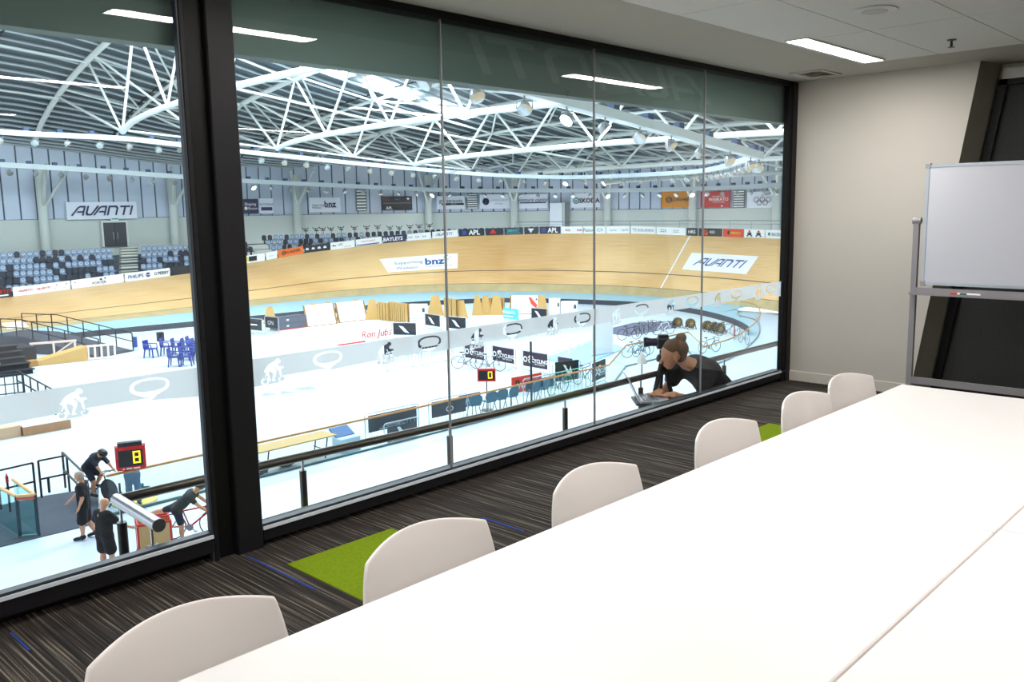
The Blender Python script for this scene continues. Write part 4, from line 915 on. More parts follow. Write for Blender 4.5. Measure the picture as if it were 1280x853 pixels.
# rail along the top of the bend
t = thing('bend_railing', 'thin pale railing behind the boards on the end bend', 'railing', tr(108, 1))
pts = [tr(s, 1) for s in np.arange(94, 122, 1.0)]; pts = [(p[0]+trn(94+i)[0]*2.2, p[1]+trn(94+i)[1]*2.2, -.12+.0*i) for i, p in enumerate(pts)]
MB().tube([(p[0], p[1], p[2]+.42) for p in pts], .035, 6).build('rail', alu_m, t); MB().tube([(p[0], p[1], p[2]+.12) for p in pts], .02, 5).build('rail', alu_m, t)
for p in pts[::2]: MB().tube([(p[0], p[1], p[2]-1.2), (p[0], p[1], p[2]+.42)], .03, 6).build('post', alu_m, t)
mb = MB(); mb.grid(lambda s, v: (tr(s, 1)[0]+trn(s)[0]*(.2+v), tr(s, 1)[1]+trn(s)[1]*(.2+v), tr(s, 1)[2]-.4), np.arange(60, 130, 1.0), [0, 7])
structure(mb.build('floor_concourse', M('concourse', (150, 154, 154), .8)))

# stadium seats, one object each
seat_m = {'pale': [M('seat_pale', (126, 148, 176), .5), M('seat_emblem', (206, 216, 228), .5)], 'dark': [M('seat_dark', (42, 50, 66), .5), M('seat_dark_fold', (34, 40, 54), .5)]}
def seat_proto(kind):
    mb = MB(); A = [(-.21, 0), (.21, 0), (.235, .25), (.20, .40), (.12, .46), (-.12, .46), (-.20, .40), (-.235, .25)]
    mb.prism(A, lambda x, z: (x, -.0-.06*(1-z), z+.40), lambda x, z: (x, .05-.06*(1-z), z+.40))
    mb.rbox(-.21, .21, -.44, -.02, .36, .42, .02); mb.box(-.03, .03, -.2, .02, 0, .36)
    mb.mi = 1
    if kind == 'pale':
        E_ = [(.15*math.cos(a), .24+.12*math.sin(a)) for a in np.linspace(0, 2*PI, 15)[:-1]]; I_ = [(.10*math.cos(a), .255+.065*math.sin(a)) for a in np.linspace(0, 2*PI, 15)[:-1]]
        for k in range(14):
            j = (k+1) % 14; mb.add([(p[0], -.012-.06*(1-p[1]), p[1]+.40) for p in (E_[k], E_[j], I_[j], I_[k])], [(0, 1, 2, 3)])
    o = mb.build('stadium_seat', seat_m[kind]); return o
seats = {k: seat_proto(k) for k in ('pale', 'dark')}; s_used = {'pale': False, 'dark': False}; seat_n = 0
def seat(x, y, z, rz, where, pos=''):
    global seat_n
    k = 'dark' if random.random() < .36 else 'pale'; o = seats[k]
    if s_used[k]: o = o.copy(); COL.objects.link(o)
    s_used[k] = True; o.location = (x, y, z); o.rotation_euler = (0, 0, rz); seat_n += 1
    tag(o, ('pale seat with oval emblem' if k == 'pale' else 'plain dark navy seat')+', '+pos, 'seat', ('pale' if k == 'pale' else 'dark')+' seats in '+where)
tier_m = M('tier_concrete', (78, 86, 96), .9)
stand = structure(thing('trim_stand', None, None, (30, 78, -4)))
for i in range(6):
    y = 75.8+.85*i; z = -3.6+.485*i-.86
    MB().box(12, 42, y-.42, 83.8 if i == 5 else y+.43, -6.4, z).build('tier', tier_m, stand)
    x = 21.7+.32*i
    m_ = int((30.7+.39*i-x)/.5)+1
    for j in range(m_): seat(x+.5*j, y, z, 0, 'the stand left of the stairs', ordw(m_-j)+' left of the stairs in the '+ordw(i+1)+' row up')
    x = 33.3+.42*i
    m_ = int((39.2+.3*i-x)/.5)+1
    for j in range(m_): seat(x+.5*j, y, z, 0, 'the stand right of the stairs', ordw(j+1)+' right of the stairs in the '+ordw(i+1)+' row up')
stair = thing('stand_stairs', 'pale stairs between the two blocks of seats, below the double doors', 'stairs', (33.6, 79, -4))
for j in range(14):
    y = 75.4+.43*j; z = -4.45+.236*j+.12; xc = 31.75+.42*(y-75.8)/.85*.95+.35
    MB().box(xc-.75, xc+.75, y, y+.44, z-.3, z).build('step', M('stair_pale', (206, 210, 200), .8), stair); MB().box(xc-.75, xc+.75, y-.015, y+.05, z-.16, z-.06).build('nosing', M('nosing', (96, 100, 98), .8), stair)
b_s = [76, 80.5, 83.3, 86.6, 90.2, 94, 98]; b_z = {1.5: [-1.46, -1.37, -1.08, -.69, -.44, -.3, -.25], 2.4: [-.97, -.97, -.93, -.66, -.42, -.28, -.2], 3.3: [-.51, -.53, -.47, -.40, -.28, -.22, -.15]}
for off, s0, s1 in ((1.5, 75.8, 83.8), (2.4, 75.8, 89.5), (3.3, 75.8, 97.0)):
    s = s0; j = 0
    while s < s1:
        p = tr(s, 1); m = trn(s); z = float(np.interp(s, b_s, b_z[off]))-.86; x, y = p[0]+m[0]*off, p[1]+m[1]*off
        seat(x, y, z, math.atan2(m[1], m[0])-PI/2, 'the curved stand before the end wall', ordw(j+1)+' from left, '+('front', 'middle', 'back')[int((off-1)/.9)]+' row, curved stand'); s += .40; j += 1
    mb = MB(); mb.grid(lambda s, v: (tr(s, 1)[0]+trn(s)[0]*(off-.4+v), tr(s, 1)[1]+trn(s)[1]*(off-.4+v), float(np.interp(s, b_s, b_z[off]))-.87), np.arange(72, 99, .5), [0, .85 if off < 3 else 2.5]); mb.build('tier', tier_m, stand)
for j in range(3):
    for q in range(2):
        s = 73.7+.38*q; off = 1.5+.9*j; p = tr(s, 1); m = trn(s); seat(p[0]+m[0]*off, p[1]+m[1]*off, -2.36+.46*j, math.atan2(m[1], m[0])-PI/2, 'the short rows beside the charcoal column', ordw(q+1)+' of the pair, '+ordw(j+1)+' short row by the charcoal column')
for j in range(8):
    s = 75.05; m = trn(s); p = tr(s, 1); off = 1.0+.33*j; e = Vector((-m[1], m[0], 0)); c = Vector((p[0]+m[0]*off, p[1]+m[1]*off, -2.45+.17*j))
    MB().beam(c-e*.75, c+e*.75, .3, .05).build('step', M('stair_pale'), stair)
# black swivel stools with forked backs along the top row
def stool():
    t = thing('bar_stool', 'x', 'stool', (0, 0, 0), 'black stools behind the top row'); bk = M('stool_black', (26, 28, 34), .5)
    MB().lathe([(.2, 0), (.2, .03), (.03, .05), (.03, .7), (.05, .72)], (0, 0, 0), 10).build('pedestal', bk, t)
    MB().lathe([(.05, .72), (.22, .74), (.24, .8), (.2, .83)], (0, 0, 0), 12).build('seat', bk, t)
    mb = MB(); mb.tube([(-.34, .12, 1.12), (-.26, .16, .98), (-.1, .2, .93), (0, .2, 1.02), (.1, .2, .93), (.26, .16, .98), (.34, .12, 1.12)], .04, 6); mb.tube([(0, .1, .78), (0, .2, .96)], .03, 5); mb.build('backrest', bk, t)
    return t
st0 = stool()
for i, (s, z) in enumerate(((79.2, 0), (80, 0), (80.5, .02), (81.1, .02), (81.8, .05), (82.7, .05), (83.5, .08), (84.2, .12), (85, 0), (85.6, -.02), (86.3, .08), (86.9, .12), (87.6, .18))):
    p = tr(s, 1); m = trn(s); o = st0 if i == 0 else dup(st0)
    o.location = (p[0]+m[0]*4.2, p[1]+m[1]*4.2, z-1.0); o.rotation_euler = (0, 0, math.atan2(m[1], m[0])-PI/2); o['label'] = 'black forked-back stool behind the curved stand, '+ordw(i+1)+' from the left'
# ================================================================== things on the infield
F0 = FZ
def fl(px, py): return onz(px, py, FZ)
blk = M('black_paint', (30, 32, 40), .5); ply = M('plywood', (196, 156, 92), .6, var=.08, scale=2, stretch=(1, 8, 8)); ply2 = M('plywood_edge', (160, 118, 62), .6, var=.1)
pink = M('primed_timber', (232, 210, 200), .6); galv = M('galvanised', (190, 196, 202), .4, metal=.5); rub = M('black_rubber2', (36, 38, 44), .9)
wht = M('white_paint', (248, 248, 248), .5, var=.01); dgrey = M('dark_grey_box', (74, 78, 90), .5); tealm = M('teal_plastic', (36, 110, 120), .4)
# access ramp bridging down from the track
t = thing('access_ramp', 'black access ramp with tube railings beside the far blue band', 'ramp', (20, 56, F0))
a0, a1 = Vector((18.9, 61.2, F0+1.0)), Vector((22.3, 52.9, F0+.05)); sd = Vector((-2.35, -.95, 0))
am = a0.lerp(a1, .34); am.z = a0.z
mb = MB()
for p, q in ((a0, am), (am, a1)): mb.add([tuple(v) for v in (p, q, q+sd, p+sd)]+[(v.x, v.y, F0+.01) for v in (p, q, q+sd, p+sd)], [(0, 1, 2, 3), (7, 6, 5, 4), (0, 4, 5, 1), (2, 6, 7, 3), (1, 5, 6, 2), (3, 7, 4, 0)])
mb.build('deck', M('ramp_dark', (62, 66, 76), .7), t)
for off in (Vector((0, 0, 0)), sd):
    P = [p+off for p in (a0, am, a1)]; n_ = 7
    pts = [(P[0].lerp(P[1], k/2.4) if k/7*1 <= .34 else P[1].lerp(P[2], (k/7-.34)/.66)) for k in range(8)]
    for p in pts: MB().tube([p, p+Vector((0, 0, 1.05))], .035, 6).build('post', blk, t)
    for h in (1.05, .55): MB().tube([p+Vector((0, 0, h)) for p in P], .03, 6).build('rail', blk, t)
# black tiered steps at the left edge
t = thing('tiered_steps', 'black tiered steps at the left edge of the infield', 'steps', (14.2, 51.5, F0))
for k in range(5):
    MB().box(11.5, 15.6-.0*k, 49.6+.55*k, 52.6, F0+.26*k, F0+.26*(k+1)-.05).build('riser', rub, t); MB().box(11.5, 15.7, 49.55+.55*k, 50.15+.55*k, F0+.26*(k+1)-.05, F0+.26*(k+1)).build('tread', blk, t)
MB().box(15.7, 16.8, 52.6, 54.6, F0, F0+1.0).build('side_panel', blk, t)
t = thing('white_package', 'crumpled white bag lying on the black tiered steps', 'bag', (13.9, 50.3, F0+.5)); MB().ball((13.9, 50.4, F0+.62), (.45, .2, .12)).build('bag', wht, t, smooth=True)
# plywood wedge with a ladder frame
t = thing('plywood_wedge', 'long plywood wedge with an open timber ladder frame', 'wedge', (18.6, 52, F0))
w0, w1 = Vector((16.6, 51.85, F0)), Vector((19.1, 51.5, F0)); dn = Vector((.05, .9, 0))
mb = MB(); tri = [w0, w1, w1+Vector((0, 0, .82)), w0+Vector((0, 0, .26))]; mb.add([tuple(v) for v in tri]+[tuple(v+dn) for v in tri], [(0, 1, 2, 3), (7, 6, 5, 4), (0, 4, 5, 1), (1, 5, 6, 2), (2, 6, 7, 3), (3, 7, 4, 0)]); mb.build('wedge_body', ply, t)
MB().box(16.2, 16.6, 51.85, 52.5, F0, F0+.32).build('end_block', ply2, t)
for h in (.0, .72): MB().beam((19.1, 51.65, F0+.08+h), (20.6, 51.3, F0+.06+h), .1, .1).build('side_rail', pink, t)
for k in range(5): q = Vector((19.2, 51.63, 0)).lerp(Vector((20.55, 51.31, 0)), k/4); MB().beam((q.x, q.y, F0+.02), (q.x+.02, q.y, F0+.86), .09, .09).build('rung', pink, t)
t = thing('timber_trestle', 'pale primed timber trestle standing behind the plywood wedge', 'trestle', (18, 54.3, F0))
MB().beam((16.9, 53.9, F0+1.0), (19.2, 53.2, F0+1.0), .12, .12).build('beam', pink, t)
for k in range(3): q = Vector((17.0, 53.87, 0)).lerp(Vector((19.1, 53.23, 0)), k/2); MB().beam((q.x, q.y, F0), (q.x, q.y, F0+.95), .1, .1).build('post', pink, t)
MB().beam((18.1, 53.55, F0+.3), (19.1, 53.25, F0+1.0), .08, .08).build('brace', pink, t)
board('display_panel', 'white upright panel standing at the foot of the access ramp', 'panel', None, (22.3, 53.0, F0), (22.62, 52.8, F0), 1.15, 'bw', [('q', 'b', [R_(.06, .2, .26, .75)])])
t = thing('loudspeaker', 'black loudspeaker on a stand behind the blue chairs', 'speaker', (23.4, 51.5, F0)); MB().rbox(23.25, 23.6, 51.4, 51.75, F0+.6, F0+1.15, .03).build('cabinet', blk, t); MB().tube([(23.4, 51.55, F0), (23.4, 51.55, F0+.6)], .04, 6).build('pole', blk, t)
# blue plastic chairs
bl = M('blue_chair', (28, 52, 140), .4)
def plastic_chair():
    t = thing('plastic_chair', 'x', 'chair', (0, 0, 0), 'blue plastic chairs on the infield')
    mb = MB(); mb.prism([(-.24, 0), (.24, 0), (.22, .42), (-.22, .42)], lambda x, z: (x, -.22-.1*z, .45+z), lambda x, z: (x, -.26-.1*z, .45+z)); mb.build('backrest', bl, t)
    MB().rbox(-.24, .24, -.24, .24, .42, .46, .02).build('seat', bl, t)
    for sx in (-1, 1):
        for sy in (-1, 1): MB().tube([(sx*.2, sy*.2, .42), (sx*.25, sy*.25, 0)], [.04, .03], 5).build('leg', bl, t)
        MB().tube([(sx*.25, .2, .44), (sx*.27, .18, .66), (sx*.25, -.25, .68)], .03, 5).build('armrest', bl, t)
    return t
pc = plastic_chair()
for k, (x, y, r) in enumerate(((21.95, 49.7, .6), (22.95, 49.8, .8), (23.35, 49.2, .8), (23.75, 48.8, .8), (24.1, 48.3, .8), (24.35, 49.4, .8), (21.45, 45.7, .9), (21.95, 45.3, .9), (22.8, 47.2, .8), (23.2, 46.7, .8), (23.6, 46.2, .8), (23.7, 47.6, .8), (24.2, 47.1, .8))):
    o = pc if k == 0 else dup(pc); o.scale = (1.15, 1.15, 1.15); o.location = (x, y, F0); o.rotation_euler = (0, 0, r+PI)
    o['label'] = 'lone blue plastic chair standing apart, left of the others' if k == 0 else 'blue plastic chair, '+ordw(k if k < 6 else k-5 if k < 8 else k-7)+' in the '+('back' if k < 6 else 'front' if k < 8 else 'middle')+' row of the cluster by the charcoal column'
# tube railing seen through the left pane
t = thing('stair_railing', 'black tube railing on the infield seen above the left end of the frosted band', 'railing', (13.1, 41.5, F0))
r0, r1 = Vector((13.4, 44.9, F0)), Vector((12.75, 38.3, F0))
for h in (1.05, .55): MB().tube([r0+Vector((0, 0, h)), r1+Vector((0, 0, h))], .035, 6).build('rail', blk, t)
for k in range(6): q = r0.lerp(r1, k/5); MB().tube([q, q+Vector((0, 0, 1.05))], .035, 6).build('post', blk, t)
t = thing('gate_railing', 'black barred railing at the left edge of the infield', 'railing', (12.9, 44, F0))
for h in (1.0, .55, .12): MB().tube([(11.6, 44.3, F0+h), (13.35, 44.0, F0+h)], .03, 6).build('rail', blk, t)
for k in range(6): x = 11.6+.35*k; MB().tube([(x, 44.3-.06*k, F0), (x, 44.3-.06*k, F0+1.0)], .025, 5).build('bar', blk, t)
t = thing('road_cone', 'small orange red cone beside the black tube railing', 'cone', (13.0, 41.0, F0)); MB().lathe([(.26, 0), (.26, .03), (.2, .04), (.05, .5), (.03, .52)], (13.0, 41.0, F0), 12).build('cone', M('cone_orange', (230, 70, 36), .5), t)
for k, (x0, x1, y, h, m_, lb) in enumerate(((6.5, 10.55, 35.5, .42, M('beam_tan', (200, 168, 140), .7), 'tan timber beam on the infield, at the left edge of the picture'), (10.6, 12.3, 35.4, .34, M('beam_brown', (172, 130, 96), .7), 'low brown timber step with a white top'))):
    t = thing('timber_beam', lb, 'beam', (x1-.8, y+.2, F0)); MB().box(x0, x1, y, y+.55, F0, F0+h).build('beam', m_, t)
    if k: MB().box(x0, x1, y, y+.56, F0+h, F0+h+.06).build('white_top', wht, t)
# crowd barriers with printed covers
def barrier(P0, P1, label, base, items, bh=.75, bz=.32, group='crowd barriers with printed covers', h=1.1):
    P0 = Vector((P0[0], P0[1], F0)); P1 = Vector((P1[0], P1[1], F0)); d = P1-P0; L = d.length; e = d/L; n_ = Vector((e.y, -e.x, 0))
    t = thing('crowd_barrier', label, 'barrier', (P0+P1)/2, group)
    MB().tube([P0+Vector((0, 0, .12)), P0+Vector((0, 0, h-.06)), P0+e*.08+Vector((0, 0, h)), P1-e*.08+Vector((0, 0, h)), P1+Vector((0, 0, h-.06)), P1+Vector((0, 0, .12))], .024, 5, closed=True).build('frame', galv, t)
    for k in range(1, 9): q = P0+e*(L*k/9); MB().tube([q+Vector((0, 0, .12)), q+Vector((0, 0, h))], .011, 4).build('bar', galv, t)
    for q in (P0+e*.25, P1-e*.25): MB().tube([q-n_*.3, q+Vector((0, 0, .14)), q+n_*.3], .022, 5).build('foot', galv, t)
    if base:
        A = P0+e*.12+n_*.05; B = P1-e*.12+n_*.05
        board('cover', None, None, None, A+Vector((0, 0, bz)), B+Vector((0, 0, bz)), bh, base, items(B-A and (B-A).length/bh), .03, parent=t)
    return t
cyc = lambda w: [('ring', 'w', .27, .48, .2, .08), ('q', 'w', [[(.5, .62), (.72, .8), (.95, .78), (1.06, .62), (.9, .66), (.7, .6)]]), ('ring', 'w', .74, .42, .17, .07), ('t', 'w', 'CYCLING', w*.71, .46, .25, {'bold': .025}), ('t', 'w', 'NEW ZEALAND', w*.72, .24, .1)]
wing = lambda w: [('q', 'w', [[(w*.25, .8), (w*.45, .72), (w*.72, .15), (w*.5, .25)]])]
plain = lambda w: []
CY = [((32.0, 34.1), (31.95, 32.4), 'farthest of the row facing the window'), ((32.3, 32.3), (32.1, 30.4), 'second of the row facing the window'), ((32.1, 29.95), (31.95, 28.0), 'third of the row, right of the black pole'), ((31.8, 27.4), (31.75, 26.25), 'nearest of the row, partly behind the bird banner')]
for p, q, lb in CY: barrier(p, q, 'dark violet barrier cover with capitals, '+lb, 'plum', cyc)
barrier((30.0, 26.1), (31.5, 25.7), 'dark barrier cover with a white diving bird', 'k', lambda w: [('q', 'w', [[(w*.3, .85), (w*.42, .8), (w*.55, .45), (w*.62, .75), (w*.7, .4), (w*.56, .2), (w*.48, .42)]])], bh=.9, bz=.25)
barrier((30.9, 24.6), (32.5, 25.0), 'barrier cover with white ring and capitals standing behind the glass balustrade', 'k', cyc, bh=.85, bz=.28)
for k in range(8):
    x = 29.6+2.42*k; barrier((x, 38.1), (x+2.25, 38.1), 'dark covered barrier, '+ordw(k+1)+' from the left in the row behind the frosted band', 'k', plain if k % 2 else wing, bh=.8, bz=.3, group='row of dark covered barriers across the infield')
for k in range(3):
    x = 27.4+2.3*k; barrier((x, 34.95), (x+2.15, 34.95), 'bare silver barrier, '+ordw(k+1)+' from the left below the frosted band', None, None, group='bare silver barriers', h=1.05)
for p, q, lb, it in (((30.7, 54.2), (30.9, 52.5), 'dark barrier cover with one white bar, beside the charcoal column', lambda w: [('q', 'w', [R_(w*.25, .45, w*.75, .56)])]), ((32.05, 54.2), (32.15, 52.6), 'dark barrier cover with white upright letters, before the grey drawers', lambda w: [('t', 'w', 'ON', w*.5, .5, .4)]),
                     ((39.7, 46.2), (39.5, 44.3), 'dark barrier cover with a white slash, above the frosted band', wing), ((39.5, 43.7), (39.65, 41.9), 'dark barrier cover with a white slash, right beside the tall glass seam', wing), ((35.1, 44.1), (36.0, 42.6), 'dark barrier cover cut by the top of the frosted band', wing), ((46.6, 42.6), (46.7, 41), 'dark barrier cover below the red and black bird board', wing)):
    barrier(p, q, lb, 'k', it)
barrier((18.2, 24.55), (20.6, 24.5), 'grey barrier cover with white script behind the glass balustrade', 'k', lambda w: [('t', 'w', 'cambridge', w*.5, .3, .2, {'shear': .2}), ('q', 'w', [R_(w*.2, .1, w*.75, .13)])], bh=.6, bz=.42)
barrier((21.1, 24.5), (23.0, 24.4), 'grey barrier cover with a white oval emblem behind the glass balustrade', 'k', lambda w: [('ring', 'w', w*.5, .4, .3, .06, .6)], bh=.6, bz=.42)
barrier((18.75, 24.2), (20.3, 24.15), 'dark slanted barrier cover with a white slash behind the glass base', 'k', lambda w: [('q', 'w', [[(w*.3, .9), (w*.4, .9), (w*.65, .05), (w*.48, .05)]])], bh=.55, bz=.02, h=.7)
barrier((26.4, 24.6), (28.3, 24.5), 'dark teal barrier cover behind the row of blue stools', 'tealk', plain, bh=.45, bz=.55)
t0_ = barrier((28.0, 24.5), (30.3, 24.4), 'pale green barrier with a green oval sign behind the glass balustrade', None, None)
for c in t0_.children: c.data.materials[0] = M('green_tube', (120, 196, 170), .5)
mb = MB(); mb.tube([(29.0+.3*math.cos(a), 24.38, F0+.75+.16*math.sin(a)) for a in np.linspace(0, 2*PI, 17)[:-1]], .02, 5, closed=True); mb.build('oval_sign', M('green_sign', (60, 150, 120), .5), t0_)
# red banner, lap counter, pole
board('red_banner', 'red banner with a dark crest and pale capitals, below the violet covers', 'banner', None, (27.6, 26.4, F0+.05), (29.35, 26.2, F0+.05), .72, 'r', [('q', 'ink', [R_(.28, .3, .56, .75)]), ('q', 'y', [R_(.36, .4, .48, .66)]), ('t', 'bw', 'WAIKATO', 1.55, .42, .34, {'bold': .02}), ('t', 'bw', 'UNIVERSITY OF', 1.5, .76, .12)])
def seven(mb, digit, x0, z0, w, h, mp):
    seg = {'0': 'abcdef', '8': 'abcdefg'}[digit]; tw = .12*h
    bars = {'a': (x0, z0+h-tw, x0+w, z0+h), 'd': (x0, z0, x0+w, z0+tw), 'g': (x0, z0+h/2-tw/2, x0+w, z0+h/2+tw/2), 'f': (x0, z0+h/2, x0+tw, z0+h), 'e': (x0, z0, x0+tw, z0+h/2), 'b': (x0+w-tw, z0+h/2, x0+w, z0+h), 'c': (x0+w-tw, z0, x0+w, z0+h/2)}
    for s in seg:
        a, b, c, d = bars[s]; mb.add([mp(a, b), mp(c, b), mp(c, d), mp(a, d)], [(0, 1, 2, 3)])
redm = M('red_case', (206, 30, 34), .45); led = M('amber_digit', (255, 222, 30), .5, var=0, emit=1.1)
q0 = fl(608, 513); cx_, cy_ = q0[0], 25.1
zc = ony(608, 469, cy_)[2]; e = Vector((.72, -.69, 0)).normalized(); n_ = Vector((e.y, -e.x, 0))
t = thing('lap_counter', 'small red lap counter showing 0 on a tall thin pole', 'lap counter', (cx_, cy_, F0))
C0 = Vector((cx_, cy_, zc)); MB().beam(C0-e*.37, C0+e*.37, .14, .52).build('case', redm, t); MB().beam(C0-e*.32+n_*.075, C0+e*.32+n_*.075, .012, .36).build('display_face', blk, t)
mb = MB(); seven(mb, '0', .06, -.13, .17, .28, lambda u, v: tuple(C0+e*u+Vector((0, 0, v))+n_*.085)); mb.build('digit', led, t)
MB().tube([(cx_, cy_, F0), (cx_, cy_, zc-.26)], .025, 6).build('pole', blk, t); MB().lathe([(.25, 0), (.25, .03), (.03, .05)], (cx_, cy_, F0), 10).build('base', blk, t)
t = thing('black_pole', 'tall slim black pole rising behind the row of blue stools', 'pole', (26.3, 24.05, F0)); zt = ony(665, 427, 24.05)[2]
MB().tube([(26.3, 24.05, F0), (26.3, 24.05, zt)], .045, 8).build('shaft', blk, t); MB().lathe([(.22, 0), (.22, .03), (.05, .05)], (26.3, 24.05, F0), 10).build('base', blk, t)
# row of teal shell stools behind the glass
tl = M('stool_teal', (40, 98, 120), .4)
def shell_stool():
    t = thing('shell_stool', 'x', 'stool', (0, 0, 0), 'teal shell stools behind the balustrade')
    A = [(-.22, 0), (.22, 0), (.30, .16), (.26, .32), (.12, .40), (-.12, .40), (-.26, .32), (-.30, .16)]
    MB().prism(A, lambda x, z: (x, -.2-.05*z+.3*x*x, .62+z), lambda x, z: (x, -.16-.05*z+.3*x*x, .62+z)).build('backrest', tl, t)
    MB().rbox(-.22, .22, -.2, .2, .58, .63, .03).build('seat', tl, t)
    for sx in (-1, 1):
        for sy in (-1, 1): MB().tube([(sx*.14, sy*.14, .58), (sx*.24, sy*.24, 0)], .02, 5).build('leg', M('stool_leg', (150, 140, 128), .5), t)
    return t
ss0 = shell_stool()
for k, (x, lb) in enumerate(((23.3, 'first teal shell stool, partly behind the blue pennant'), (24.15, 'second teal shell stool of the row, right of the blue pennant'), (24.75, 'third teal shell stool of the row'), (25.4, 'fourth teal shell stool of the row, the fullest in view'), (26.75, 'fifth teal shell stool, right of the black pole'), (27.35, 'last teal shell stool at the right end of the row'))):
    o = ss0 if k == 0 else dup(ss0); o.location = (x, 24.35, F0); o.rotation_euler = (0, 0, -.25+.1*k); o['label'] = lb
board('pennant', 'blue pennant with white letters hung behind the first stools', 'pennant', None, (22.9, 24.75, F0+.45), (24.0, 24.7, F0+.45), .5, 'b', [('t', 'w', 'WA', 1.1, .5, .6, {'bold': .03})])
# plywood table, bin and black bag just behind the balustrade
t = thing('plywood_table', 'long plywood table on black trestle legs behind the glass', 'table', (15.6, 24.5, F0))
c = [onz(px, py, F0+.74) for px, py in ((347, 583), (359, 588), (432.5, 569.5), (418, 566))]
x0, x1 = min(c[0][0], c[1][0]), max(c[2][0], c[3][0])
MB().rbox(13.75, 16.75, 24.15, 25.0, F0+.70, F0+.74, .01).build('tabletop', ply, t)
for x in (14.1, 16.3):
    for y in (24.25, 24.9): MB().tube([(x, y, F0), (x+.12, y, F0+.7)], .025, 5).build('leg', blk, t)
    MB().tube([(x, 24.25, F0+.3), (x, 24.9, F0+.3)], .02, 5).build('cross_bar', blk, t)
t = thing('cool_box', 'pale blue box with a lifted dark blue lid at the end of the plywood table', 'box', (17.3, 24.5, F0)); MB().rbox(16.95, 17.75, 24.2, 24.8, F0, F0+.5, .03).build('body', M('box_blue', (186, 214, 232), .5), t); MB(XF((17.35, 24.75, F0+.62), rx=.5)).cbox((0, 0, 0), (.75, .5, .06)).build('lid', M('lid_blue', (40, 90, 150), .5), t)
t = thing('kit_bag', 'long black kit bag on the floor beside the column, behind the glass', 'bag', (13.6, 24.2, F0)); MB().ball((13.65, 24.2, F0+.12), (.5, .16, .13)).build('bag', rub, t, smooth=True); MB().tube([(13.4, 24.2, F0+.22), (13.6, 24.2, F0+.33), (13.9, 24.2, F0+.22)], .015, 5).build('strap', blk, t)
t = thing('sports_bag', 'black sports bag under the plywood table', 'bag', (14.9, 24.4, F0)); MB().ball((14.9, 24.4, F0+.15), (.35, .2, .16)).build('bag', rub, t, smooth=True)
# wedges, boards and boxes standing along the far fence
def wedge(px, pyb, w, h, label, name='timber_wedge', lean=.18, rot=None):
    p = fl(px, pyb); d = Vector((-p[0], -p[1], 0)).normalized(); e = Vector((-d.y, d.x, 0)); p = Vector(p)
    t = thing(name, label, 'wedge', p, 'tapered timber wedges along the far fence')
    mb = MB(); A = [p-e*w/2, p+e*w/2, p+e*w*.2-d*lean*h+Vector((0, 0, h)), p-e*w*.2-d*lean*h+Vector((0, 0, h))]
    mb.add([tuple(v) for v in A]+[tuple(v-d*.35) if i < 2 else tuple(v-d*.12) for i, v in enumerate(A)], [(0, 1, 2, 3), (7, 6, 5, 4), (0, 4, 5, 1), (1, 5, 6, 2), (2, 6, 7, 3), (3, 7, 4, 0)]); mb.build('face', ply, t)
    return t
for px, pyb, w, h, lb in ((338, 405, 1.0, 1.25, 'tapered plywood wedge behind the two small dark covers'), (466, 400, 1.15, 1.5, 'tapered plywood wedge between the white board and the slatted crate'), (544.5, 395, 1.35, 1.55, 'wide tapered plywood wedge standing alone, left of the tall glass seam'), (597, 394.5, .9, 1.5, 'first of three pointed plywood wedges before the slats'), (607.5, 394, .9, 1.5, 'second of three pointed plywood wedges before the slats'), (620.5, 394, 1.1, 1.5, 'third of three pointed plywood wedges before the slats'), (678, 394.5, 1.0, 1.5, 'tapered plywood wedge right of the bird board'), (392, 399, 1.0, 1.2, 'plywood wedge peeping over the left white board'), (411, 397, .7, 1.2, 'narrow plywood wedge peeping over the left white board'), (445, 394, .9, 1.2, 'plywood wedge peeping over the right white board'), (643, 388, .9, 1.2, 'plywood wedge peeping over the left end of the bird board'), (665, 388, .7, 1.2, 'plywood wedge peeping over the right end of the bird board')):
    wedge(px, pyb, w, h, lb)
def crate(p0, p1, h, label, n_sl, dep=.9):
    a = Vector(fl(*p0)); b = Vector(fl(*p1)); e = (b-a).normalized(); n_ = Vector((e.y, -e.x, 0)); L = (b-a).length
    t = thing('slatted_crate', label, 'crate', (a+b)/2, 'slatted timber crates along the far fence')
    for k in range(n_sl): q = a+e*(L*(k+.5)/n_sl); MB().beam(q+Vector((0, 0, h/2))-n_*.02, q+Vector((0, 0, h/2))+n_*.1, h, L/n_sl*.72, up=tuple(e)).build('slat', ply, t)
    MB().beam(a-n_*.12+Vector((0, 0, h*.5)), b-n_*.12+Vector((0, 0, h*.5)), .08, h*.96).build('back_panel', ply2, t)
crate((473, 399.5), (487, 401.5), 1.35, 'slatted timber crate, left one of the pair', 4); crate((487, 401), (510, 404.5), 1.45, 'slatted timber crate, right one of the pair', 9)
crate((556, 396.5), (571, 399), 1.5, 'plain timber crate right of the tall glass seam', 3); wedge(577, 398.5, 1.0, 1.35, 'tapered plywood wedge leaning on the timber crate right of the tall seam')
crate((602, 391.5), (631, 391), 1.2, 'slatted timber rack behind the three pointed wedges', 9)
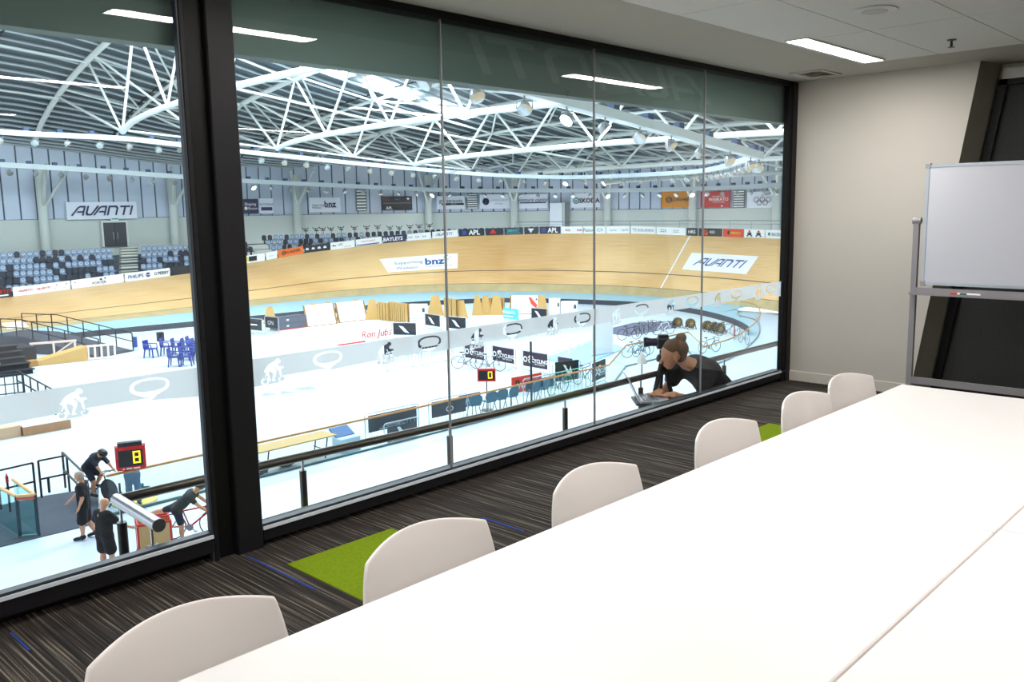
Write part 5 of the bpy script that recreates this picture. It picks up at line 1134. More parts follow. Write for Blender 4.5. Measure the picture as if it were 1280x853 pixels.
def leaning(pxs, h, label, items=None, base='w'):
    a = Vector(fl(*pxs[0])); b = Vector(fl(*pxs[1])); e = (b-a).normalized(); n_ = Vector((e.y, -e.x, 0)); t = thing('leaning_board', label, 'board', (a+b)/2, 'large white boards along the far fence')
    q = [a, b, b-n_*.45+Vector((0, 0, h)), a-n_*.45+Vector((0, 0, h))]
    MB().add([tuple(v) for v in q]+[tuple(v-n_*.07) for v in q], [(0, 1, 2, 3), (7, 6, 5, 4), (0, 4, 5, 1), (1, 5, 6, 2), (2, 6, 7, 3), (3, 7, 4, 0)]).build('panel', MT[base], t)
    for q0_, q1_ in ((0, 1), (0, 3), (1, 2)): MB().beam(q[q0_]+n_*.0, q[q1_]+n_*.0, .1, .1).build('edge', ply2, t)
    for k in (.15, .85): p = a.lerp(b, k); MB().beam(p-n_*.55+Vector((0, 0, h*.85)), p-n_*.95, .08, .08).build('prop', ply2, t)
    if items: content(t, lambda u, v, lift=0: tuple(a+e*(u*h)-n_*(.45*v)+Vector((0, 0, v*h))+n_*.06*lift), items)
leaning(((384.5, 409), (421, 405)), 1.5, 'white board leaning at the far fence, left one')
leaning(((424.5, 404), (459, 400)), 1.45, 'white board leaning at the far fence, right one')
leaning(((638, 392.5), (673, 392.5)), 1.4, 'white board with a red and black bird emblem', [('q', 'r', [[(1.0, 1.0*.9), (1.12, .92), (1.5, .5), (1.45, .3), (1.15, .55)]]), ('q', 'ink', [[(1.45, .3), (1.6, .45), (1.75, .6), (1.72, .4), (1.8, .25), (1.6, .28), (1.3, .05), (1.28, .2)]]), ('c', 'ink', 1.45, .8, .05), ('c', 'ink', 1.6, .72, .05)])
board('light_blue_sign', 'light blue sign with white capitals before the three pointed wedges', 'sign', None, fl(629.5, 399.5)+np.array([0, 0, .1]), fl(648, 402)+np.array([0, 0, .1]), .8, 'lb', [('t', 'w', 'WAIKATO', .85, .62, .27, {'bold': .03}), ('q', 'w', [R_(.2, .2, 1.5, .3)])])
t = thing('drawer_unit', 'long dark grey drawer unit with two pale labels by the far fence', 'drawers', (34, 54, F0)); a = Vector(fl(346, 414)); b = Vector(fl(383.5, 409)); e = (b-a).normalized(); n_ = Vector((e.y, -e.x, 0))
MB().beam(a-n_*.4+Vector((0, 0, .45)), b-n_*.4+Vector((0, 0, .45)), .8, .9).build('body', dgrey, t)
for k in range(2): MB().beam(a+e*.06+Vector((0, 0, .24+.42*k)), b-e*.06+Vector((0, 0, .24+.42*k)), .04, .36).build('drawer', M('drawer_front', (88, 92, 108), .5), t); MB().beam(a.lerp(b, .33)+n_*.03+Vector((0, 0, .26+.42*k)), a.lerp(b, .40)+n_*.03+Vector((0, 0, .26+.42*k)), .02, .1).build('label_plate', wht, t)
MB().beam(a+n_*.02+Vector((0, 0, .03)), b+n_*.02+Vector((0, 0, .03)), .05, .06).build('red_edge', redm, t)
for k, (px0, px1, pyb, h, lb) in enumerate(((511, 533, 399, 1.1, 'white cabinet behind the dark slash covers, right of the slatted crates'), (686, 700, 393, 1.2, 'white cabinet right of the bird board'), (701, 722, 393.5, 1.0, 'low white cabinet near the dark fence, right of the taller one'))):
    a = Vector(fl(px0, pyb)); b = Vector(fl(px1, pyb)); e = (b-a).normalized(); n_ = Vector((e.y, -e.x, 0)); t = thing('cabinet', lb, 'cabinet', (a+b)/2, 'white cabinets along the far fence')
    MB().beam(a-n_*.3+Vector((0, 0, h/2)), b-n_*.3+Vector((0, 0, h/2)), .6, h).build('body', M('cabinet_white', (226, 230, 234), .5), t)
    for k2 in (.27, .73): MB().beam(a.lerp(b, k2-.22)+Vector((0, 0, h/2)), a.lerp(b, k2+.22)+Vector((0, 0, h/2)), .03, h*.9).build('door', wht, t)
    MB().beam(a.lerp(b, .78)+n_*.02+Vector((0, 0, h*.62)), a.lerp(b, .92)+n_*.02+Vector((0, 0, h*.62)), .03, .3).build('window_plate', dgrey, t)
board('white_banner', 'white banner with red handwriting, left end above the frosted band', 'banner', None, (33.3, 44.5, F0+.05), (34.9, 44.4, F0+.05), .75, 'w', [('t', 'pr', 'Ron Jubs', 1.05, .6, .6, {'shear': .2})])
t = thing('red_kerb', 'thin red strip lying on the white floor above the frosted band', 'strip', (32.6, 44.2, F0)); MB().box(31.4, 33.4, 44.6, 44.8, F0, F0+.06).build('strip', redm, t)
# white pull-up screen, blue mats, dark carpet with trainers
a = Vector((37.7, 29.9, F0)); b = Vector((39.3, 29.7, F0)); t = thing('pull_up_screen', 'tall plain white pull-up screen among the bikes', 'screen', (a+b)/2)
MB().beam(a+Vector((0, 0, 1.08)), b+Vector((0, 0, 1.08)), .03, 2.1).build('sheet', M('screen_white', (236, 240, 248), .6), t); MB().beam(a+Vector((0, 0, .05)), b+Vector((0, 0, .05)), .2, .1).build('base', alu_m, t)
t = thing('blue_mat', 'large blue training mat behind the violet covers', 'mat', (38, 31, F0))
mb = MB(); mb.prism([(35.6, 31.6), (42.8, 33.6), (41.2, 30.2), (34.4, 28.3)], lambda x, y: (x, y, F0+.005), lambda x, y: (x, y, F0+.05)); mb.build('mat', M('mat_blue', (140, 196, 238), .6), t)
mb = MB(); mb.prism([(34.6, 33.2), (43.2, 34.6), (42.9, 33.9), (35.5, 32.1)], lambda x, y: (x, y, F0+.003), lambda x, y: (x, y, F0+.03)); mb.build('border_mat', M('mat_violet', (196, 204, 232), .6), t)
t = thing('dark_carpet', 'dark grey carpet strip under the row of bikes', 'carpet', (49, 34.5, F0)); MB().prism([(45.6, 35.8), (50.8, 36.6), (53.4, 34.6), (50.6, 32.9), (45.4, 33.1)], lambda x, y: (x, y, F0+.004), lambda x, y: (x, y, F0+.03)).build('pile', M('carpet_slate', (92, 94, 116), .9), t)
for k, (x, y, lb) in enumerate(((37.0, 31.0, 'white hoop frame on the blue mat, left one'), (38.6, 31.9, 'white hoop frame on the blue mat, middle one'), (40.0, 32.5, 'white hoop frame on the blue mat, right one'))):
    t = thing('hoop_frame', lb, 'frame', (x, y, F0+.05), 'white hoop frames on the blue mat'); MB().tube([(x, y, F0+.05), (x, y, F0+.8), (x+.1, y+.1, F0+.9), (x+.5, y+.3, F0+.9)], .035, 6).build('hoop', wht, t); MB().tube([(x+.5, y+.3, F0+.9), (x+.5, y+.3, F0+.05)], .035, 6).build('leg', wht, t)
def drum_fan(px, py, lb, d=1.0):
    p = Vector(fl(px, py)); t = thing('drum_fan', lb, 'fan', p, 'round dark fans beside the bikes'); a = math.atan2(-p.y, -p.x)+.5
    mb = MB(XF((p.x, p.y, F0+d/2+.08), rz=a)); mb.lathe([(d*.5, -.14), (d*.52, 0), (d*.5, .14)], (0, 0, 0), 20, 'x'); mb.build('drum', M('fan_drum', (62, 56, 44), .5), t)
    mb = MB(XF((p.x, p.y, F0+d/2+.08), rz=a))
    for k in range(10): mb.beam((.16, 0, 0), (.16, .47*d*math.cos(k*PI/5), .47*d*math.sin(k*PI/5)), .02, .03)
    mb.lathe([(.09*d, .15), (.09*d, .18)], (0, 0, 0), 10, 'x'); mb.build('grille', M('fan_brass', (176, 150, 90), .5), t)
    for s in (-1, 1): MB(XF((p.x, p.y, F0), rz=a)).tube([(-.25, s*.3, 0), (0, s*.36, .25), (.25, s*.3, 0)], .03, 5).build('foot', blk, t)
for px, py, lb in ((847, 410, 'round dark fan at the right end of the dark carpet'), (863, 411.5, 'round dark fan standing alone on the white floor'), (884, 414.5, 'round dark fan right of the tall glass seam'), (893, 416, 'round dark fan in the middle of the clutter'), (900, 417.5, 'round dark fan at the right of the clutter')): drum_fan(px, py, lb, .62)
# printed marks on the floor
fp = structure(thing('floor_print', None, None, (21.5, 35, F0)))
for poly in ([(20.2, 34.9), (20.8, 35.5), (21.0, 34.7)], [(21.0, 34.6), (21.5, 35.2), (21.9, 34.4)], [(22.0, 35.3), (23.0, 35.2), (22.8, 34.3), (22.3, 34.5)]): MB().prism(poly, lambda x, y: (x, y, F0+.001), lambda x, y: (x, y, F0+.004)).build('floor_mark', M('floor_mark_blue', (132, 150, 196), .6), fp)

# ------------------------------------------------------------------ bicycles
def bicycle(label, frame_c=(220, 220, 225), loc=(0, 0, 0), rz=0, disc=False, group=None, tilt=0.0, wheel_c=(30, 30, 34), tri=False, name='bicycle'):
    t = thing(name, label, 'bicycle', loc, group); t.rotation_euler = (tilt, 0, rz); X = None
    fm = M('frame_%d_%d_%d' % frame_c, frame_c, .35); wm = M('tyre_%d' % wheel_c[0], wheel_c, .6); hub = M('hub_metal', (150, 152, 156), .4, metal=.5)
    def B(nm, m, fn, par=None):
        mb = MB(); fn(mb); me = mb.build(nm, m); me.parent = par or t; return me
    for k, x in enumerate((0.0, .98)):
        w = B('wheel', wm, lambda mb: mb.tube([(x+.325*math.cos(a), 0, .338+.325*math.sin(a)) for a in np.linspace(0, 2*PI, 25)[:-1]], .015, 6, closed=True))
        if disc and k == 1 or disc == 2: B('disc', M('disc_grey', (62, 66, 72), .5), lambda mb: mb.lathe([(.315, -.006), (.03, -.025), (.03, .025), (.315, .006)], (x, 0, .338), 28, 'y'), w)
        else: B('spokes', hub, lambda mb: [mb.tube([(x, 0, .338), (x+.32*math.cos(a), 0, .338+.32*math.sin(a))], .004, 3) for a in np.linspace(0, 2*PI, 13)[:-1]], w)
    bb, seat, head0, head1 = (.42, 0, .29), (.26, 0, .78), (.86, 0, .62), (.82, 0, .78)
    def fr(mb):
        mb.tube([bb, seat], .018, 6); mb.tube([bb, head0], .024, 6); mb.tube([(.29, 0, .72), head1], .02, 6); mb.tube([head0, head1], .022, 6)
        for s in (-.04, .04): mb.tube([(0, s, .338), bb], .011, 5); mb.tube([(0, s, .338), (.29, 0, .7)], .010, 5)
    B('frame', fm, fr)
    B('fork', fm, lambda mb: [mb.tube([head0, (.92, s, .5), (.98, s, .338)], .012, 5) for s in (-.045, .045)])
    B('saddle', M('saddle_black', (24, 24, 28), .5), lambda mb: (mb.ball((.22, 0, .86), (.14, .06, .03)), mb.tube([seat, (.24, 0, .85)], .014, 5)))
    if tri: B('handlebar', hub, lambda mb: (mb.tube([head1, (.84, 0, .86)], .016, 5), mb.tube([(1.0, -.21, .92), (.9, -.2, .86), (.86, 0, .86), (.9, .2, .86), (1.0, .21, .92)], .014, 5), mb.tube([(.8, -.05, .9), (1.15, -.05, .93), (1.22, -.05, 1.0)], .012, 5), mb.tube([(.8, .05, .9), (1.15, .05, .93), (1.22, .05, 1.0)], .012, 5)))
    else: B('handlebar', M('saddle_black'), lambda mb: [mb.tube([head1, (.88, 0, .84)], .016, 5)]+[mb.tube([(.88, 0, .84), (.88, s*.2, .84), (1.0, s*.21, .82), (1.0, s*.21, .72), (.9, s*.21, .7)], .014, 5) for s in (-1, 1)])
    B('crank_set', hub, lambda mb: (mb.lathe([(.09, -.004), (.09, .004)], (.42, -.05, .29), 16, 'y'), mb.tube([(.42, -.07, .29), (.55, -.07, .2)], .012, 5), mb.tube([(.42, .07, .29), (.29, .07, .38)], .012, 5), mb.cbox((.56, -.1, .195), (.08, .08, .02)), mb.cbox((.28, .1, .385), (.08, .08, .02))))
    return t
BK = [((583, 461), (60, 60, 70), 'dark bicycle leaning left of the second violet cover'), ((612, 464), (110, 120, 130), 'grey bicycle between the first two violet covers'), ((786, 425), (40, 40, 46), 'black bicycle on the dark carpet, at its left end'), ((800, 420), (90, 90, 100), 'dark bicycle on a trainer in the middle of the dark carpet'), ((829, 418.5), (238, 240, 245), 'white bicycle on the dark carpet'),
      ((700, 493), (60, 90, 110), 'dark bicycle in front of the diving bird cover'), ((763, 484), (40, 80, 130), 'blue bicycle propped before the ringed cover behind the glass'), ((908, 420), (120, 130, 140), 'grey bicycle among the fans near the curved glass'), ((918, 424), (196, 60, 40), 'red bicycle among the fans near the curved glass'), ((930, 430), (150, 160, 170), 'pale bicycle lying inside the curved glass'), ((794, 447), (50, 100, 110), 'dark teal exercise bike behind the raised glass'), ((803, 445), (60, 60, 70), 'black exercise bike behind the raised glass'), ((886, 441), (60, 140, 140), 'teal bicycle right of the woman at the laptop'), ((812, 417.5), (70, 74, 84), 'grey bicycle left of the white one')]
for k, ((px, py), c, lb) in enumerate(BK):
    p = fl(px, py); y = max(p[1], 25.6 if px > 740 else 25.0) if p[0] < 36 else p[1]
    rz = (-.9, -1.1, -.5, .3, -.4, .1, -.1, -.8, .5, .9, -.6, -.2, -.3, .1)[k]; bicycle(lb, c, (p[0]-.45*math.cos(rz), y-.45*math.sin(rz), F0), rz, group='bicycles parked about the infield', name='bicycle')
# ================================================================== people
skin_m = M('skin', (206, 150, 118), .55, var=.05); skin2 = M('skin_shaded', (196, 140, 108), .55, var=.05)
blackc = M('black_cloth', (22, 22, 27), .9, var=.15, scale=12); shoe_m = M('dark_shoe', (32, 34, 40), .7); eye_m = M('eye', (30, 26, 24), .3); whitec = M('white_cloth', (240, 236, 236), .8)
jean_m = M('jeans', (84, 112, 140), .9, var=.15, scale=20); navyc = M('navy_kit', (32, 40, 58), .8, var=.1)
V = lambda *a: np.array(a, float)
def stand_joints(**kw):
    J = dict(pel=V(0, 0, .92), chest=V(.01, 0, 1.33), neck=V(.01, 0, 1.47), head=V(.035, 0, 1.63), shL=V(0, .19, 1.40), shR=V(0, -.19, 1.40), elL=V(-.02, .25, 1.12), elR=V(-.02, -.25, 1.12), haL=V(.06, .26, .87), haR=V(.06, -.26, .87),
             hpL=V(0, .095, .90), hpR=V(0, -.095, .90), knL=V(.02, .11, .49), knR=V(.02, -.11, .49), anL=V(-.02, .12, .08), anR=V(-.02, -.12, .08), toL=V(.16, .14, .035), toR=V(.16, -.14, .035), fwd=V(1, 0, 0))
    J.update({k: V(*v) for k, v in kw.items()}); return J
def unit(v): v = np.array(v, float); return v/max(1e-9, np.linalg.norm(v))
def hand_bones(el, ha, side, fwd, curl=.5, spread=1.0, palm_dir=None):
    d = unit(ha-el) if palm_dir is None else unit(palm_dir); s = unit(np.cross(d, fwd)) if np.linalg.norm(np.cross(d, fwd)) > .15 else unit(np.cross(d, V(0, 0, 1)))
    n = unit(np.cross(s, d)); out = [(ha-d*.01, ha+d*.07, .028, .030, .02)]
    for k, L in enumerate((.070, .080, .076, .060)):
        o = ha+d*.082+s*(.027-.018*k)*spread; m_ = o+d*L*.55+n*.012*curl; out += [(o-d*.025, m_, .0105, .0095, .006), (m_, m_+unit(d+n*1.1*curl)*L*.5, .0095, .008, .006)]
    o = ha+d*.02+s*.03; m_ = o+unit(d*.6+s*.8)*.045; out += [(o-s*.015, m_, .013, .011, .008), (m_, m_+unit(d+s*.25)*.032, .011, .009, .006)]
    return out
def body_bones(J, b=1.0):
    hp, ch = J['pel'], J['chest']; up = unit(ch-hp); sd = unit(J['shL']-J['shR'])*.5; f = J['fwd']; B = []
    for s in (1, -1): B += [(hp+sd*s*.16, hp+up*.2+sd*s*.13, .105*b, .095*b, .08), (hp+up*.18+sd*s*.13, ch+sd*s*.15, .095*b, .115*b, .08), (ch+sd*s*.15, (J['shL'] if s > 0 else J['shR'])-sd*s*.10, .10*b, .065*b, .07)]
    nT = len(B)
    B += [(ch+up*.05, J['neck'], .07, .052, .05), (J['neck'], J['head']-up*.0-f*.01, .05, .05, .03)]
    hd = J['head']; hu = J['hup'] if 'hup' in J else unit(hd-J['neck']); hf = J.get('face', f)
    B += [(hd-hf*.02+hu*.035, hd+hf*.02+hu*.03, .088, .082, .03), (hd+hf*.03-hu*.01, hd+hf*.045-hu*.07, .066, .042, .03), (hd+hf*.09+hu*.015, hd+hf*.116-hu*.024, .010, .016, .012), (hd+hf*.085-hu*.058, hd+hf*.086-hu*.058, .014, .014, .012)]
    hs = unit(np.cross(hu, hf))
    for s in (1, -1): B.append((hd+hs*s*.083+hu*.01, hd+hs*s*.086-hu*.03, .014, .011, .008))
    arms = []
    for s, L in ((1, 'L'), (-1, 'R')):
        B += [(J['sh'+L], J['el'+L], .054*b, .041*b, .04), (J['el'+L], J['el'+L]*.65+J['ha'+L]*.35, .040*b, .038*b, .03), (J['el'+L]*.65+J['ha'+L]*.35, J['ha'+L], .038*b, .026, .02)]
        B += hand_bones(J['el'+L], J['ha'+L], s, f, J.get('curl', .6), palm_dir=J.get('palm'+L))
    for L in 'LR':
        B += [(J['hp'+L], J['kn'+L], .092*b, .060*b, .05), (J['kn'+L], J['kn'+L]*.6+J['an'+L]*.4, .058*b, .060*b, .03), (J['kn'+L]*.6+J['an'+L]*.4, J['an'+L], .058*b, .038, .03), (J['an'+L], J['to'+L]-unit(J['to'+L]-J['an'+L])*.02, .042, .036, .03)]
    return B
def cloth_bones(J, what, b=1.0, g=.014, sleeve=.55, leg=.9, loose=0.0):
    hp, ch = J['pel'], J['chest']; up = unit(ch-hp); sd = unit(J['shL']-J['shR'])*.5; B = []
    if what == 'top':
        for s in (1, -1):
            B += [(hp+up*.02+sd*s*.17, hp+up*.2+sd*s*.14, .11*b+g, .098*b+g, .08), (hp+up*.18+sd*s*.14, ch+sd*s*.15, .098*b+g, .117*b+g, .08), (ch+sd*s*.15, (J['shL'] if s > 0 else J['shR'])-sd*s*.10, .10*b+g, .068*b+g, .07)]
        B.append((ch+up*.03, ch*.55+J['neck']*.45, .085+g, .068+g*.5, .05))
        for L in 'LR': B.append((J['sh'+L], J['sh'+L]*(1-sleeve)+J['el'+L]*sleeve, .058*b+g, .050*b+g+loose, .04))
    if what == 'bottom':
        for s in (1, -1): B.append((hp+up*.1+sd*s*.13, hp+sd*s*.17-up*.03, .10*b+g, .108*b+g, .08))
        for L in 'LR':
            if leg <= 1: B.append((J['hp'+L], J['hp'+L]*(1-leg)+J['kn'+L]*leg, .096*b+g, .070*b+g+loose, .06))
            else: B += [(J['hp'+L], J['kn'+L], .096*b+g, .066*b+g+loose, .06), (J['kn'+L], J['kn'+L]*(2-leg)+J['an'+L]*(leg-1), .066*b+g+loose, .052*b+g+loose, .04)]
    if what == 'shoe': 
        for L in 'LR': d = unit(J['to'+L]-J['an'+L]); B += [(J['an'+L]-d*.03-V(0, 0, .015), J['to'+L]+d*.01, .048, .042, .03), (J['an'+L]+V(0, 0, .03), J['an'+L]-V(0, 0, .02), .048, .05, .03)]
    return B
def person(label, loc, rz, J, res, top=None, bottom=None, shoe=shoe_m, hair=None, skin=skin_m, b=1.0, leg=.9, sleeve=.55, loose=0.0, helmet=None, tloose=.012, bun=False):
    c, s = math.cos(rz), math.sin(rz); rot = lambda p: V(p[0]*c-p[1]*s+loc[0], p[0]*s+p[1]*c+loc[1], p[2]+loc[2])
    rv = lambda p: V(p[0]*c-p[1]*s, p[0]*s+p[1]*c, p[2])
    K = {}
    for k, v in J.items():
        if k == 'curl': K[k] = v
        elif k in ('fwd', 'face', 'hup') or k.startswith('palm'): K[k] = rv(v)
        else: K[k] = rot(v)
    t = thing('person', label, 'person', loc)
    blob_obj('body', body_bones(K, b), res, skin, t)
    if top: blob_obj('shirt', cloth_bones(K, 'top', b, .014, sleeve, loose=tloose), res, top, t)
    if bottom: blob_obj('shorts' if leg <= 1 else 'trousers', cloth_bones(K, 'bottom', b, .016, leg=leg, loose=loose), res, bottom, t)
    if shoe: blob_obj('shoes', cloth_bones(K, 'shoe'), res, shoe, t)
    hd = K['head']; hu = K['hup'] if 'hup' in K else unit(hd-K['neck']); hf = K.get('face', K['fwd']); hs = unit(np.cross(hu, hf))
    if hair:
        B = [(hd-hf*.035+hu*.045, hd-hf*.0+hu*.055, .09, .083, .03), (hd-hf*.055+hu*.02, hd-hf*.055-hu*.035, .074, .055, .03)]
        if bun: B += [(hd-hf*.065+hu*.08, hd-hf*.085+hu*.115, .028, .040, .008), (hd-hf*.085+hu*.12, hd-hf*.07+hu*.128, .036, .03, .02)]
        blob_obj('hair', B, res, hair, t)
    if helmet:
        blob_obj('helmet', [(hd-hf*.03+hu*.055, hd+hf*.035+hu*.055, .108, .10, .03), (hd-hf*.09+hu*.045, hd-hf*.15+hu*.02, .075, .035, .05)], res, helmet, t)
    for q in (1, -1):
        MB().ball(tuple(hd+hf*.078+hs*q*.033+hu*.012), (.012, .012, .010), 8, 6).build('eye', eye_m, t, smooth=True)
    MB().beam(tuple(hd+hf*.083-hu*.052-hs*.02), tuple(hd+hf*.083-hu*.052+hs*.02), .008, .008).build('mouth', M('lip', (150, 84, 76), .5), t)
    return t, K
def emblem(t, K, m_, w=.05):
    ch, hp = K['chest'], K['pel']; up = unit(ch-hp); f = K['fwd']; sd = unit(K['shL']-K['shR']); q = ch+up*.07-f*.13
    MB().add([tuple(q+sd*a*w+up*b_*w*1.3-f*.012) for a, b_ in ((-.3, -.6), (.35, -.4), (.1, .1), (.25, .7), (-.15, .3))], [(0, 1, 2, 3, 4)]).build('emblem', m_, t)
IR = math.atan2(-.723, .691)     # heading to the right of the picture
FR = 0.016
# the two men in black on the apron
p = fl(109, 675)
J = stand_joints(knR=(.0, -.10, .50), anR=(-.18, -.10, .12), toR=(-.02, -.12, .04), knL=(.05, .1, .49), anL=(.06, .1, .08), toL=(.24, .12, .035), elR=(.20, -.26, 1.12), haR=(.42, -.24, .92), elL=(-.05, .25, 1.12), haL=(.05, .25, .88), head=(.06, 0, 1.62), face=(.95, .1, -.3))
t, K = person('grey-haired man in black T-shirt and black shorts, left arm swung out, by the glass gate', (p[0], p[1], FZ+.037), IR+PI+.15, J, FR, blackc, blackc, hair=M('grey_hair', (176, 170, 158), .8, var=.2, scale=60), leg=.98, loose=.035, b=1.05, tloose=.03); emblem(t, K, whitec)
p = fl(135, 718)
J = stand_joints(elR=(.16, -.30, 1.14), haR=(.36, -.42, 1.02), elL=(.02, .27, 1.12), haL=(.1, .24, .9), head=(.05, -.02, 1.63), knR=(.03, -.14, .49), anR=(.0, -.16, .08), toR=(.17, -.2, .035))
t, K = person('bald man in black T-shirt and shorts, back turned, reaching to the wooden cart', (p[0], p[1], FZ+.037), IR+1.15, J, FR, blackc, blackc, leg=.8, loose=.04, b=1.08, tloose=.03); emblem(t, K, whitec)
# rider on the track bicycle with a disc front wheel, held at the ramp
p = fl(138, 629); rz = -1.23; bx, by = p[0]-.98*math.cos(rz), p[1]-.98*math.sin(rz)
bicycle('dark time-trial bicycle with a grey disc front wheel on the ramp', (44, 58, 80), (bx, by, FZ+.03), rz, disc=True, tri=True)
J = dict(pel=V(.24, 0, .98), chest=V(.58, 0, 1.28), neck=V(.70, 0, 1.33), head=V(.82, 0, 1.40), shL=V(.60, .17, 1.27), shR=V(.60, -.17, 1.27), elL=V(.80, .20, 1.08), elR=V(.80, -.20, 1.08), haL=V(.96, .20, .93), haR=V(.96, -.20, .93), hpL=V(.25, .09, .94), hpR=V(.25, -.09, .94), knL=V(.58, .10, .72), knR=V(.50, -.10, .58), anL=V(.36, .11, .42), anR=V(.44, -.11, .20), toL=V(.50, .12, .37), toR=V(.60, -.12, .17), fwd=V(.8, 0, -.6), face=V(.9, 0, -.42))
person('cyclist in a dark blue suit and helmet sitting on the disc-wheeled bicycle', (bx, by, FZ+.03), rz, J, FR, navyc, navyc, leg=.85, sleeve=.9, helmet=M('helmet_dark', (40, 38, 46), .4), tloose=0)
# helper holding the lap counter, only the jeans show
p = fl(171, 634); p[1] = max(p[1], 24.3); e_ = V(.691, -.723, 0)
J = stand_joints(elL=(.22, .24, 1.22), haL=(.34, .26, 1.36), elR=(.22, -.24, 1.22), haR=(.34, -.26, 1.36), knL=(.04, .12, .49), anL=(-.06, .13, .08), toL=(.1, .16, .035))
rzh = math.atan2(-p[1], -p[0])
person('person in blue jeans standing behind the red lap counter they hold up', (p[0], p[1], FZ+.01), rzh, J, FR, M('grey_shirt', (150, 156, 160), .9), jean_m, hair=M('brown_hair', (70, 52, 40), .8), leg=1.9)
f_ = V(math.cos(rzh), math.sin(rzh), 0); sd_ = V(f_[1], -f_[0], 0)*-1; sdr = V(-f_[1], f_[0], 0)
C0 = Vector((p[0]+f_[0]*.42, p[1]+f_[1]*.42, FZ+1.52)); e = Vector((-f_[1], f_[0], 0)); n_ = Vector((f_[0], f_[1], 0))
t = thing('lap_counter', 'large red lap counter showing 8, held up behind the balustrade', 'lap counter', tuple(C0-Vector((0, 0, .4))))
MB().beam(C0-e*.36, C0+e*.36, .22, .66).build('case', redm, t); MB().beam(C0-e*.31+n_*.115, C0+e*.31+n_*.115, .012, .46).build('display_face', blk, t)
MB().beam(C0-e*.31+Vector((0, 0, .38)), C0+e*.31+Vector((0, 0, .38)), .2, .12).build('top_cover', blk, t)
for s in (-1, 1): MB().beam(C0+e*s*.36-n_*.1+Vector((0, 0, -.33)), C0+e*s*.36-n_*.1+Vector((0, 0, .33)), .05, .04).build('side_rail', redm, t)
mb = MB(); seven(mb, '8', .06, -.15, .19, .34, lambda u, v: tuple(C0+e*u+Vector((0, 0, v))+n_*.125)); mb.build('digit', led, t)
for a_, b_ in ((-.22, -.17), (-.13, .02), (.05, .22)): MB().beam(C0+e*a_+n_*.115+Vector((0, 0, -.285)), C0+e*b_+n_*.115+Vector((0, 0, -.285)), .012, .035).build('maker_mark', whitec, t)
# cyclist stretching a leg beside the red bicycle
p = fl(231, 680); J = dict(pel=V(-.12, .02, .90), chest=V(.22, 0, 1.20), neck=V(.34, 0, 1.30), head=V(.44, 0, 1.42), shL=V(.20, .19, 1.24), shR=V(.24, -.19, 1.20), elL=V(.42, .24, 1.04), elR=V(.48, -.24, .98), haL=V(.62, .22, .86), haR=V(.66, -.22, .84), hpL=V(-.16, .09, .90), hpR=V(-.10, -.09, .87), knL=V(-.50, .14, .80), knR=V(-.02, -.11, .47), anL=V(-.90, .20, .70), anR=V(-.02, -.12, .08), toL=V(-1.02, .22, .78), toR=V(.16, -.14, .035), fwd=V(.7, 0, -.7), face=V(.8, -.2, -.5))
t, K = person('cyclist in black and white kit stretching one leg back beside the red bicycle', (p[0], p[1], FZ+.037), IR+.1, J, FR, navyc, navyc, leg=.8, sleeve=.5, helmet=M('helmet_olive', (62, 60, 50), .4), shoe=M('white_shoe', (226, 228, 232), .5), tloose=0)
up = unit(K['chest']-K['pel']); back = -K['fwd']; sd = unit(K['shL']-K['shR'])
for k in range(3): q = K['chest']-up*(.02+.07*k)+back*.135+sd*(.08-.03*k); MB().beam(tuple(q-sd*.05+up*.03), tuple(q+sd*.05-up*.01), .012, .02).build('stripe', whitec, t)
for L in 'LR': blob_obj('thigh_panel', [(K['hp'+L]*.72+K['kn'+L]*.28, K['hp'+L]*.28+K['kn'+L]*.72, .102, .088, .05)], FR, whitec, t, label='white thigh panel')
r_ = fl(221, 683); bicycle('red racing bicycle on the apron beside the stretching cyclist', (196, 30, 40), (r_[0]+.1, max(r_[1], 20.6)+.25, FZ+.037), -.55)
# wooden cart with a red frame
e = Vector((.94, -.34, 0)).normalized(); n_ = Vector((-.34, -.94, 0)).normalized(); C0 = Vector(fl(196, 700)); C0.z = FZ+.037
t = thing('wooden_cart', 'plywood box cart with a red tube frame in front of the bald man', 'cart', tuple(C0))
cq = lambda a, b, z: tuple(C0+e*a-n_*b+Vector((0, 0, z)))
for (a0, b0), (a1, b1) in (((-.36, 0), (.36, 0)), ((-.36, .6), (.36, .6)), ((-.36, 0), (-.36, .6)), ((.36, 0), (.36, .6))):
    side = b0 != b1
    MB().beam(cq(a0, b0, .52), cq(a1, b1, .52), .025, .62).build('panel', M('cart_white', (232, 230, 228), .6) if side else M('cart_ply', (206, 170, 118), .6, var=.1), t)
    MB().tube([cq(a0, b0, .86), cq(a1, b1, .86)], .028, 6).build('rail', redm, t)
MB().beam(cq(-.34, .3, .24), cq(.34, .3, .24), .56, .03).build('floor_board', ply2, t)
for a in (-.36, .36):
    for b in (0, .6):
        MB().tube([cq(a, b, .06), cq(a, b, .86)], .028, 6).build('upright', redm, t); MB().ball(cq(a, b, .05), .05, 8, 6).build('castor', blk, t)
MB().tube([cq(-.1, .1, .86), cq(-.1, .1, .97), cq(.34, .1, .97), cq(.34, .1, .86)], .025, 6).build('handle', redm, t)
